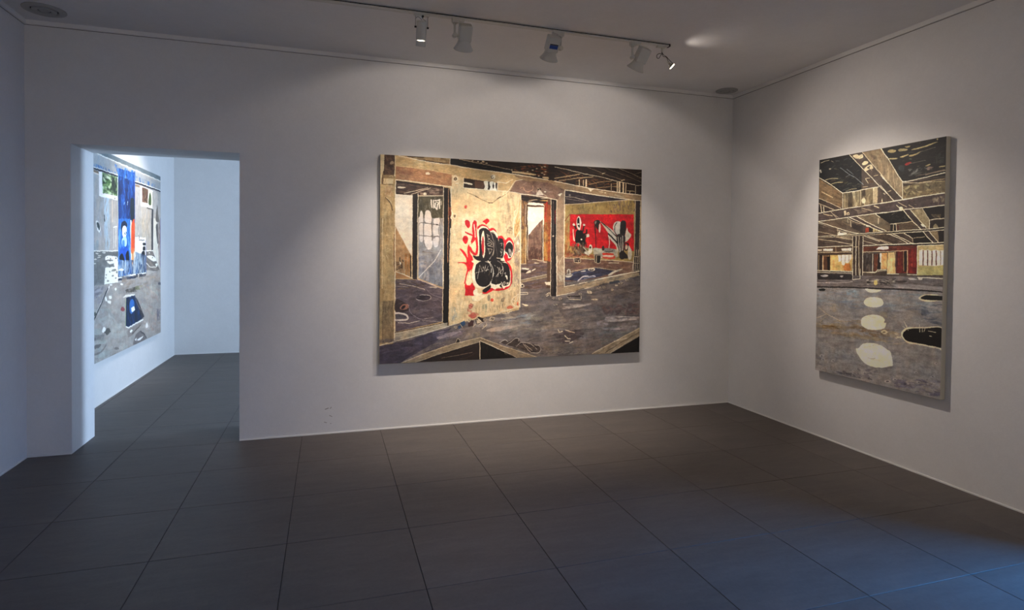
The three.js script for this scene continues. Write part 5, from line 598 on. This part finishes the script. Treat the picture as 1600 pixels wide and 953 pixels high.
  O().scratch([1280, 250, 1345, 238, 1345, 290, 1280, 300], ['#6a7074', '#8a8468', '#3a3c3c'], 50, 6, -.2, .6).scratch([1380, 232, 1475, 216, 1472, 275, 1412, 282], ['#8a8060', '#5a5c56', '#3c3a34'], 60, 9, -.2, .3).scratch([1280, 455, 1470, 460, 1470, 600, 1280, 570], ['#9a948c', '#4a4646', '#8c8474', '#a89c84'], 120, 10, .06, .3).scratch([1280, 300, 1474, 280, 1474, 400, 1280, 400], ['#a89a7c', '#1f1a17', '#7d6f58'], 110, 6, -.1, 1.2);
  N().blob('#c9bf9f', e.oval(842, 206, 82, 26)).poly('#c9bf9f', [840, 180, 922, 190, 922, 226, 840, 232]).blob('#17181a', [775, 206, 800, 190, 850, 188, 930, 195, 930, 222, 850, 220, 800, 216]).blob('#181a18', e.oval(87, 142, 24, 9)).blob('#cfc3a4', [640, 460, 650, 430, 690, 408, 800, 408, 930, 415, 930, 560, 880, 548, 760, 530, 690, 515, 660, 495]).blob('#15120f', [652, 460, 665, 435, 700, 418, 800, 416, 930, 422, 930, 545, 860, 538, 740, 515, 680, 500, 660, 480]);
  for (const a of [[660, 365, 685, 420], [650, 400, 665, 410], [675, 395, 690, 430], [768, 390, 770, 440], [790, 405, 788, 440], [812, 405, 800, 440], [605, 482, 650, 470], [610, 470, 640, 482], [830, 436, 880, 444], [838, 468, 852, 470]]) N().line('#cfc5aa', .8, a);
  N().blob('#c4b896', [500, 435, 525, 425, 548, 440, 530, 452, 510, 448]).blob('#7a6c54', e.oval(522, 440, 12, 6)).blob('#b0a68e', [595, 448, 620, 452, 605, 460]).line('#cdc3aa', .9, [690, 515, 800, 535, 920, 560, 930, 580]);
  N().brush([180, 690, 480, 690, 480, 780, 200, 730], ['#3f3c42', '#4c484e', '#5a565c', '#8a8486'], 60, 7, 2.6, .2, .6, .5).brush([560, 740, 925, 780, 925, 900, 600, 820], ['#504c5e', '#5c586a', '#454152', '#8c8892', '#6a6674'], 90, 12, 2.6, .15, .55, .3).brush([50, 570, 200, 600, 200, 680, 50, 660], ['#5c5a60', '#7a787c'], 22, 9, 2.6, .2, .4).brush([690, 560, 920, 590, 920, 700, 690, 690], ['#77756f', '#828078'], 24, 12, 3, .1, .4);
  for (const [x, y, a, b] of [[88, 600, 14, 9], [98, 622, 12, 8], [167, 634, 10, 8], [95, 690, 6, 6], [130, 690, 6, 6], [745, 720, 12, 7], [765, 788, 14, 6], [862, 748, 14, 7], [885, 660, 10, 8], [548, 780, 20, 10], [710, 800, 30, 5], [850, 800, 30, 6], [600, 768, 16, 8], [58, 482, 4, 4]]) N().blob('#b0aaa4', e.oval(x, y, a, b, 7), .8).blob('#4a464a', e.oval(x + 2, y + 1, a * .55, b * .5, 7), .8);
  return e.done(1.06, 1.2, [1, 1, 1.0], .13, 72);
}

function blue_picture() {
  const e = new Easel(1100, 850, [[120, 216.7], [249.8, 275.5], [252, 519.6], [121, 579.5]], 5, 303); e.tall = 2.4;
  const R = () => e.z(140, 235, 8.667), S = () => e.z(140, 340, 8.667), T = () => e.z(140, 440, 7.06), O = () => e.z(0, 0, 1);
  const W = '#e9e6dc';
  O().poly('#a9a49c', [110, 200, 260, 270, 260, 530, 110, 600]);
  O().fill('#9b9b99', [118, 226, 250, 286, 250, 300, 118, 260], ['#8a9aaa', '#a8a8a4', '#7f93ac', '#9a9c9c'], 60, 4, 3, UP, .5, .2).fill('#6d7678', [118, 214, 250, 274, 250, 283, 118, 225], ['#7f888a', '#5c6466', '#8a9092', '#4e5658'], 60, 8, 1.6, .43, .6, .1).line(W, .8, [118, 225.5, 153, 240, 200, 260.5, 249.8, 282.5]);
  R().brush([-180, 60, 380, 300, 380, 330, -180, 120], ['#1c4d94', '#2a62ac', '#163c78', '#3f78ba'], 90, 6, 1.8, UP, .6, .02).brush([600, 330, 950, 480, 950, 530, 610, 415], ['#2a5a9c', '#4a78b0', '#1f4a88'], 44, 4, 2, UP, .7, .08);
  // blue banner
  R().fill('#1d4488', [380, 230, 605, 300, 605, 960, 385, 960], ['#1a3c7c', '#28589e', '#122c60', '#3670b4', '#1c468a', '#0f2450', '#0d1d42'], 170, 14, 2.4, UP, .6, .03).brush([330, 180, 620, 280, 600, 420, 380, 330], ['#2f68b4', '#4a86c8', '#1d4a92', '#88a4c0'], 60, 7, 2.4, UP, .7, .08).blob('#0f2148', [400, 420, 440, 400, 440, 560, 405, 580], .6); S().fill('#2c68b2', [382, 0, 555, 0, 560, 740, 385, 800], ['#3f80c6', '#1f4f9a', '#5a98d6', '#2a62b0', '#173f80', '#8ab4da'], 110, 12, 2.4, UP, .6, .04);
  R().blob('#1e2a34', [545, 655, 590, 645, 600, 700, 600, 900, 575, 945, 550, 900]).line('#b8cce0', 1, [510, 680, 505, 720]).line('#a0bcdc', .9, [470, 690, 462, 720]);
  S().blob('#1c2840', [420, 80, 440, 40, 480, 35, 505, 80, 500, 110, 470, 90, 440, 120, 430, 180, 420, 130]).blob('#e2e8ea', [440, 120, 465, 92, 490, 110, 498, 170, 485, 240, 455, 250, 438, 200]).line('#24344c', 1.2, [468, 195, 480, 210]).line('#24344c', 1.1, [488, 180, 495, 200]).blob('#a8c8e6', [440, 260, 480, 240, 500, 300, 490, 370, 450, 370, 432, 320]).blob('#1f52b0', [410, 420, 450, 370, 500, 390, 530, 430, 520, 540, 440, 550, 405, 520]).blob('#0d1524', [405, 500, 440, 470, 470, 560, 440, 560, 400, 545]).blob('#0d1524', [485, 480, 520, 430, 535, 540, 525, 580, 495, 570]).blob('#3a76c8', [440, 300, 465, 290, 470, 370, 445, 400], .8);
  S().poly('#e6dcc4', [546, 20, 562, 20, 568, 560, 556, 610]).blob('#c8502a', [566, 60, 606, 20, 608, 350, 600, 440, 570, 480, 556, 420, 558, 200]).brush([558, 400, 606, 400, 600, 610, 560, 620], ['#c88a50', '#d8a468', '#b8743c'], 16, 9, 2.6, UP, .7, .1).brush([385, 560, 755, 560, 755, 760, 385, 780], ['#1c2c4c', '#3a5a8c', '#8a9cac', '#c8d0d2', '#24406c', '#6a7a8c', '#a0a8a4'], 120, 10, 3, UP, .7, .15);
  // sunlit rooms left and right of the banner
  const lr = [118, 250, 184, 274, 184, 390, 118, 392];
  O().fill('#a39d96', lr, ['#b0aaa3', '#928c86', '#a8a6a6', '#9ca2a6', '#b5aca0'], 140, 16, 3, UP, .45, .05); S().brush([190, -400, 270, -400, 270, 420, 200, 420], ['#a8bcc8', '#9ab0bc', '#b8c6cc'], 44, 20, 2.4, UP, .5, .03).brush([-180, 280, 130, 280, 130, 425, -180, 425], ['#8a9aa0', '#98a0a0', '#7c8a92'], 34, 8, 3, UP, .45, .2);
  R().poly('#eae0da', [120, 268, 375, 350, 372, 660, 125, 600]).fill('#5d7a48', [165, 288, 372, 352, 370, 605, 170, 560], ['#3c5a34', '#8aa868', '#24381f', '#c8d8a8', '#6a9450', '#e0e6c8', '#2a3c28'], 150, 3.4, 2.2, 1, .8, 1.5).line('#2c2c26', 1.4, [295, 340, 298, 585]).brush([290, 350, 370, 360, 368, 560, 300, 560], ['#2a3430', '#4a5448', '#1d2420'], 36, 5, 2.2, UP, .7, .4).poly('#f0ebe6', [125, 578, 370, 622, 370, 660, 125, 604]).blob('#4a4440', e.oval(338, 634, 9, 7)).poly('#7a6650', [48, 250, 115, 275, 115, 305, 48, 285]).line('#d8c8b8', .9, [48, 288, 118, 312]).line('#d8c4a8', 1, [300, 660, 302, 950]);
  R().line(W, 1, [-180, 128, 45, 215, 200, 268, 375, 325]).line('#1d222c', 1.4, [-180, 142, 45, 228, 200, 282, 372, 340]).line('#88a4a0', .9, [378, 325, 382, 960]);
  S().blob('#e2ded4', [85, 40, 105, 25, 130, 70, 145, 130, 125, 180, 100, 140, 88, 90]).blob('#3a4442', [92, 50, 115, 50, 135, 95, 130, 150, 108, 130, 95, 90]).blob('#d8d4cc', [95, 115, 110, 120, 120, 165, 100, 150]).line('#3c4442', 1.6, [195, 0, 200, 24]).line('#d8d4ca', 1, [318, 115, 365, 102]).line('#d8d4ca', .9, [350, 120, 350, 380]).line('#d8d4ca', .8, [322, 140, 322, 400]).line('#eae6da', 1, [-180, 428, 50, 430, 378, 432]); R().line('#d8d4ca', 1, [80, 950, 95, 935, 110, 950]).line('#2e3634', 1.4, [195, 860, 200, 930]);
  O().fill('#6c6d6a', [118, 390, 184.2, 390.5, 184.5, 440, 118, 450], ['#5c5e5c', '#7c7d79', '#6a6c6c', '#8a8a86'], 70, 10, 2.6, 0, .5, .3);
  S().blob('#e4dfd4', [215, 500, 260, 495, 360, 510, 372, 560, 320, 600, 260, 605, 225, 570, 205, 540]).line('#5c5a54', .9, [215, 558, 310, 560]).blob('#4a4a46', e.oval(278, 540, 8, 8)).blob('#4a4a46', e.oval(352, 530, 9, 8)).blob('#4a4a46', e.oval(236, 516, 6, 5)).poly('#e8e4d4', [205, 655, 380, 640, 384, 860, 195, 885]).blob('#e0dccf', [325, 580, 378, 560, 378, 660, 335, 640]);
  for (const [x, y, a, b] of [[270, 710, 9, 12], [222, 752, 11, 7], [312, 770, 16, 12], [215, 795, 7, 10], [350, 800, 12, 8], [245, 838, 18, 10], [330, 690, 30, 16], [365, 720, 12, 18], [300, 700, 10, 12]]) S().blob('#6c6a62', e.oval(x, y, a, b, 7), .85);
  for (const [x, y] of [[98, 462], [190, 452], [70, 540], [120, 515], [60, 600], [130, 490]]) S().blob('#dcd8cc', e.oval(x, y, 24, 7, 7));
  R().fill('#aaa49c', [608, 430, 950, 548, 955, 960, 608, 960], ['#b8b0a6', '#9a948c', '#c2b8aa', '#a09a94'], 90, 16, 3, UP, .45, .06); S().fill('#a8a298', [608, 0, 960, 0, 955, 690, 765, 440, 608, 440], ['#b8b0a4', '#989288', '#c4baa8', '#8f8a82'], 90, 16, 3, UP, .45, .06).brush([690, -150, 830, -150, 830, 430, 720, 430], ['#b8a890', '#c2b29a', '#a89a84'], 40, 18, 2.6, UP, .5, .03);
  R().poly('#efe8dc', [685, 470, 850, 540, 850, 775, 685, 735]).fill('#7a5a48', [704, 488, 785, 520, 780, 708, 706, 692], ['#5c3a2c', '#8a6a50', '#3e2a22', '#b8a088', '#6d4a3a', '#46583a'], 60, 4, 2, UP, .8, .6).poly('#e2dcc4', [785, 520, 845, 545, 842, 740, 780, 712]).blob('#4c5c38', [795, 640, 812, 560, 828, 640, 825, 730, 792, 715]).line('#5a564a', .8, [848, 560, 850, 775]).poly('#f2eee4', [688, 708, 848, 748, 848, 778, 688, 740]).line('#4a463e', 1, [770, 770, 840, 785]).poly('#8a7258', [612, 455, 670, 470, 670, 492, 612, 480]).poly('#3f3f44', [838, 785, 858, 790, 855, 960, 832, 960]).line('#e9e6dc', .9, [610, 412, 760, 462, 952, 535]).line('#1d2230', 1.4, [612, 428, 760, 480, 950, 548]).line('#25408c', 1, [605, 410, 606, 960]);
  S().poly('#3c3c40', [832, 0, 856, 0, 856, 430, 835, 430]).poly('#d4cdbc', [860, 0, 910, 0, 940, 690, 900, 580, 862, 440]).blob('#5c5854', [895, 100, 920, 90, 930, 300, 915, 340, 900, 200]).brush([905, 0, 955, 0, 955, 680, 930, 600], ['#8a6a60', '#a8988c', '#6a5650', '#b8aca0'], 40, 14, 2, UP, .6, .05).line('#463a86', .9, [955, 0, 958, 660]); R().blob('#6a645c', [890, 890, 910, 730, 925, 860, 935, 950, 900, 955]);
  S().fill('#6a6660', [765, 440, 855, 435, 955, 690, 955, 720, 765, 700], ['#8a8078', '#5a5650', '#9a8c82'], 40, 10, 2.4, .5, .5, .3).line(W, 1, [765, 436, 858, 436]).line(W, .8, [855, 440, 950, 690]).blob('#e6e2d6', [770, 510, 830, 500, 880, 530, 905, 575, 860, 580, 810, 550]).line('#d8d4c6', .9, [765, 600, 820, 660, 900, 660, 915, 640]).blob(W, e.oval(905, 628, 16, 18)).blob('#4a463f', e.oval(850, 530, 8, 6)).blob(W, e.oval(806, 464, 12, 6));
  S().fill('#dcd8cc', [612, 250, 755, 262, 765, 600, 700, 620, 612, 560], ['#e8e4d8', '#c8c4ba', '#d4d2ca'], 40, 14, 3, UP, .5, .06).poly('#eeeae0', [612, 250, 660, 250, 755, 262, 755, 300, 612, 296]).line('#3a3a3e', 1.2, [662, 230, 668, 270]).line('#6a6a68', 1, [665, 290, 740, 292]).poly('#d0ccc2', [612, 300, 700, 305, 700, 330, 612, 320], .5).blob('#242a30', [715, 335, 752, 330, 752, 360, 720, 360]).blob('#1c2228', [720, 385, 748, 380, 750, 425, 718, 425]).blob('#141a22', [705, 450, 740, 440, 745, 500, 702, 500]).brush([600, 440, 760, 500, 760, 740, 590, 740], ['#24447c', '#8aa0b0', '#d0d6d2', '#1c2c4c', '#5a7a9c', '#b0b8b4', '#3c4450'], 90, 12, 2.8, UP, .7, .12).line('#2a4a9c', 1, [758, 300, 764, 740]);
  S().poly('#222c40', [385, 800, 500, 778, 660, 755, 762, 742, 764, 775, 560, 815, 385, 838]).line(W, 1.6, [385, 798, 500, 775, 620, 758]).line(W, 1.2, [660, 752, 760, 738]).brush([385, 780, 764, 740, 764, 780, 385, 830], ['#0f1826', '#3a4a60', '#8a949a'], 30, 6, 2, -.1, .6).blob(W, e.oval(660, 770, 8, 26)).blob('#d8d8d2', [385, 690, 430, 670, 460, 690, 440, 705, 390, 700]);
  // foreground floor
  const fl = [118, 446, 160, 443, 184, 440, 228, 430, 250, 420, 253, 520, 118, 582];
  O().fill('#9a938b', fl, ['#aaa39a', '#8a847d', '#b0a69a', '#9a9a94', '#a09488', '#87837f'], 240, 13, 3, -.15, .45, .5).brush([128, 480, 195, 480, 200, 545, 128, 575], ['#a4aaa4', '#b0b4ac', '#989e98', '#b8b8ae'], 110, 9, 3.4, .3, .45, 1).brush([215, 445, 252, 440, 252, 515, 225, 520], ['#b0a090', '#a48c7c', '#beb0a0', '#9a8478', '#a8b0a4'], 80, 9, 3, .9, .45, .8).brush([130, 446, 168, 444, 160, 470, 130, 480], ['#8f8c90', '#a09c9c', '#7c7a80'], 34, 9, 2.4, -.4, .5).brush([190, 430, 250, 425, 250, 440, 190, 450], ['#8a7a6c', '#a08c78', '#746658', '#b09c88'], 50, 9, 2.2, -.2, .5, .4);
  T().line('#e4e0d6', 1.6, [48, 388, 120, 228, 215, 40]).line('#20262a', 1.4, [46, 400, 110, 260, 200, 60]);
  T().blob('#e2ded2', [165, 160, 180, 150, 190, 195, 172, 195]).blob('#e2ded2', [210, 145, 235, 140, 240, 172, 215, 178]).blob('#e0dccf', [192, 195, 232, 200, 228, 230, 200, 220]).blob(W, e.oval(285, 68, 11, 16)).blob(W, e.oval(352, 14, 15, 11)).blob(W, e.oval(232, 20, 16, 9)).blob('#8c4a4c', [340, 300, 360, 265, 388, 295, 365, 318]).brush([390, 80, 520, 40, 520, 100, 400, 110], ['#4c443a', '#5c564a', '#3c3a34'], 26, 6, 2, -.2, .7, .6).brush([500, 40, 590, 30, 560, 80, 500, 80], ['#6a6c4c', '#8a8468'], 12, 6, 2, -.4, .6);
  T().poly('#d8d2c4', [360, 165, 400, 130, 500, 125, 495, 142, 400, 160]).poly('#152840', [402, 165, 495, 142, 530, 260, 580, 405, 430, 495, 398, 480]).brush([405, 165, 495, 145, 570, 400, 430, 490], ['#1c3c68', '#0d1a2c', '#24508a', '#122440'], 50, 10, 3, UP - .2, .6, .2).blob('#3478c4', [440, 230, 470, 180, 495, 240, 470, 340, 445, 330], .8).poly('#eaf0f2', [456, 282, 492, 262, 500, 305, 465, 332]).poly('#3c3a40', [500, 150, 535, 200, 605, 380, 580, 405, 540, 290]).brush([500, 150, 535, 200, 605, 380, 580, 405], ['#6a645e', '#8a8278', '#2a2a30'], 16, 8, 1.6, 1.2, .7).line('#8aa86a', .8, [398, 180, 396, 480]).line(W, 1.2, [400, 488, 430, 500, 500, 460, 592, 415]);
  T().poly('#8a8078', [425, 520, 560, 450, 585, 455, 480, 580, 425, 615]).line('#4c4640', 1, [470, 570, 560, 480]).blob(W, [445, 545, 460, 520, 475, 535, 455, 558]).blob('#736c68', [485, 690, 500, 610, 530, 560, 565, 542, 600, 570, 628, 620, 560, 670]).blob('#dcd8d0', [525, 640, 555, 618, 595, 600, 575, 630, 545, 650]).blob('#dcd8d0', [500, 640, 520, 620, 515, 650]).blob('#a8a098', [610, 500, 625, 450, 650, 440, 665, 500, 640, 530]).blob('#e0dcd4', [620, 495, 635, 450, 648, 490, 635, 510]).line('#4a4648', 1.4, [565, 545, 605, 575, 630, 620]);
  T().blob('#e4e0d6', [135, 545, 150, 490, 172, 500, 168, 545]).blob('#55534e', [168, 540, 195, 500, 225, 520, 205, 570, 180, 575]).line('#55534e', 1.2, [160, 550, 230, 540]).brush([50, 580, 160, 570, 150, 640, 50, 640], ['#7c7a76', '#6c6a66', '#8c8a84'], 18, 10, 2.4, -.2, .5).blob('#6c6864', [50, 700, 90, 680, 125, 685, 100, 715, 55, 735]).curve('#7c7670', 1.4, [50, 800, 110, 775, 160, 720, 180, 690]).brush([740, 300, 790, 290, 790, 420, 750, 430], ['#5c5866', '#6c6874', '#48444e'], 18, 6, 2.4, UP, .6).brush([660, 500, 790, 440, 790, 560, 680, 570], ['#8c8078', '#a0948a'], 20, 8, 2.6, -.3, .5).blob('#6c6660', [270, 730, 300, 715, 325, 735, 285, 745], .8).line('#8a8478', 1, [180, 850, 280, 790]).blob('#8a8480', e.oval(70, 842, 22, 9), .8).brush([750, 0, 795, 0, 795, 30, 760, 30], ['#3c3c46', '#5c5a60'], 8, 5, 2.4, .4, .7);
  T().blob('#6c6a66', [46, 620, 58, 605, 66, 625, 50, 640]).blob('#4a5048', [44, 330, 60, 318, 68, 340, 48, 365]).brush([48, 60, 150, 30, 140, 110, 50, 180], ['#8a8688', '#6e6c70', '#a4a0a0'], 30, 9, 2, -.4, .6, .3);
  // where the picture goes on behind the doorway jamb
  O().brush([118, 395, 146, 395, 146, 445, 118, 460], ['#dcd8cc', '#5c5a56', '#8c8a86'], 20, 5, 2.4, .1, .6);
  return e.done(1.1, 1.04, [1, 1, 1], .07, 73);
}

// a stretched canvas with its painted face, hung a little off the wall
function painting(label, w, h, place, turn, map) {
  const t = thing('painting', label, 'painting'); t.position.set(...place); t.rotation.y = turn;
  const d = .04;
  part('stretched_canvas', new RoundedBoxGeometry(w, h, d - .001, 3, .003).translate(0, 0, d / 2), M.rawCanvas, t, 'raw canvas edge folded round the stretcher');
  const face = new THREE.BoxGeometry(w - .003, h - .003, .0012).translate(0, 0, d - .0002);
  part('painted_face', face, new THREE.MeshStandardMaterial({ map, roughness: .62, bumpMap: grey(wallNoise, 512, .5, .5, false, [14, 10]), bumpScale: .0004 }), t, 'oil painted picture');
  return t;
}
painting('wide painting of a derelict building interior with red and black graffiti', 2.3513, 1.6824, [-2.189, 1.3828, .002], 0, wide_picture());
painting('tall narrow painting of beams, bare hall and white ovals on the floor', 1.0028, 1.6711, [-.002, 1.3724, 1.612], -UP, narrow_picture());
painting('painting of a ruined room with a blue banner, seen through the doorway', 2.525, 1.9347, [ANX.x0 + .002, 1.387, -2.14], UP, blue_picture());

renderer.render(scene, camera);
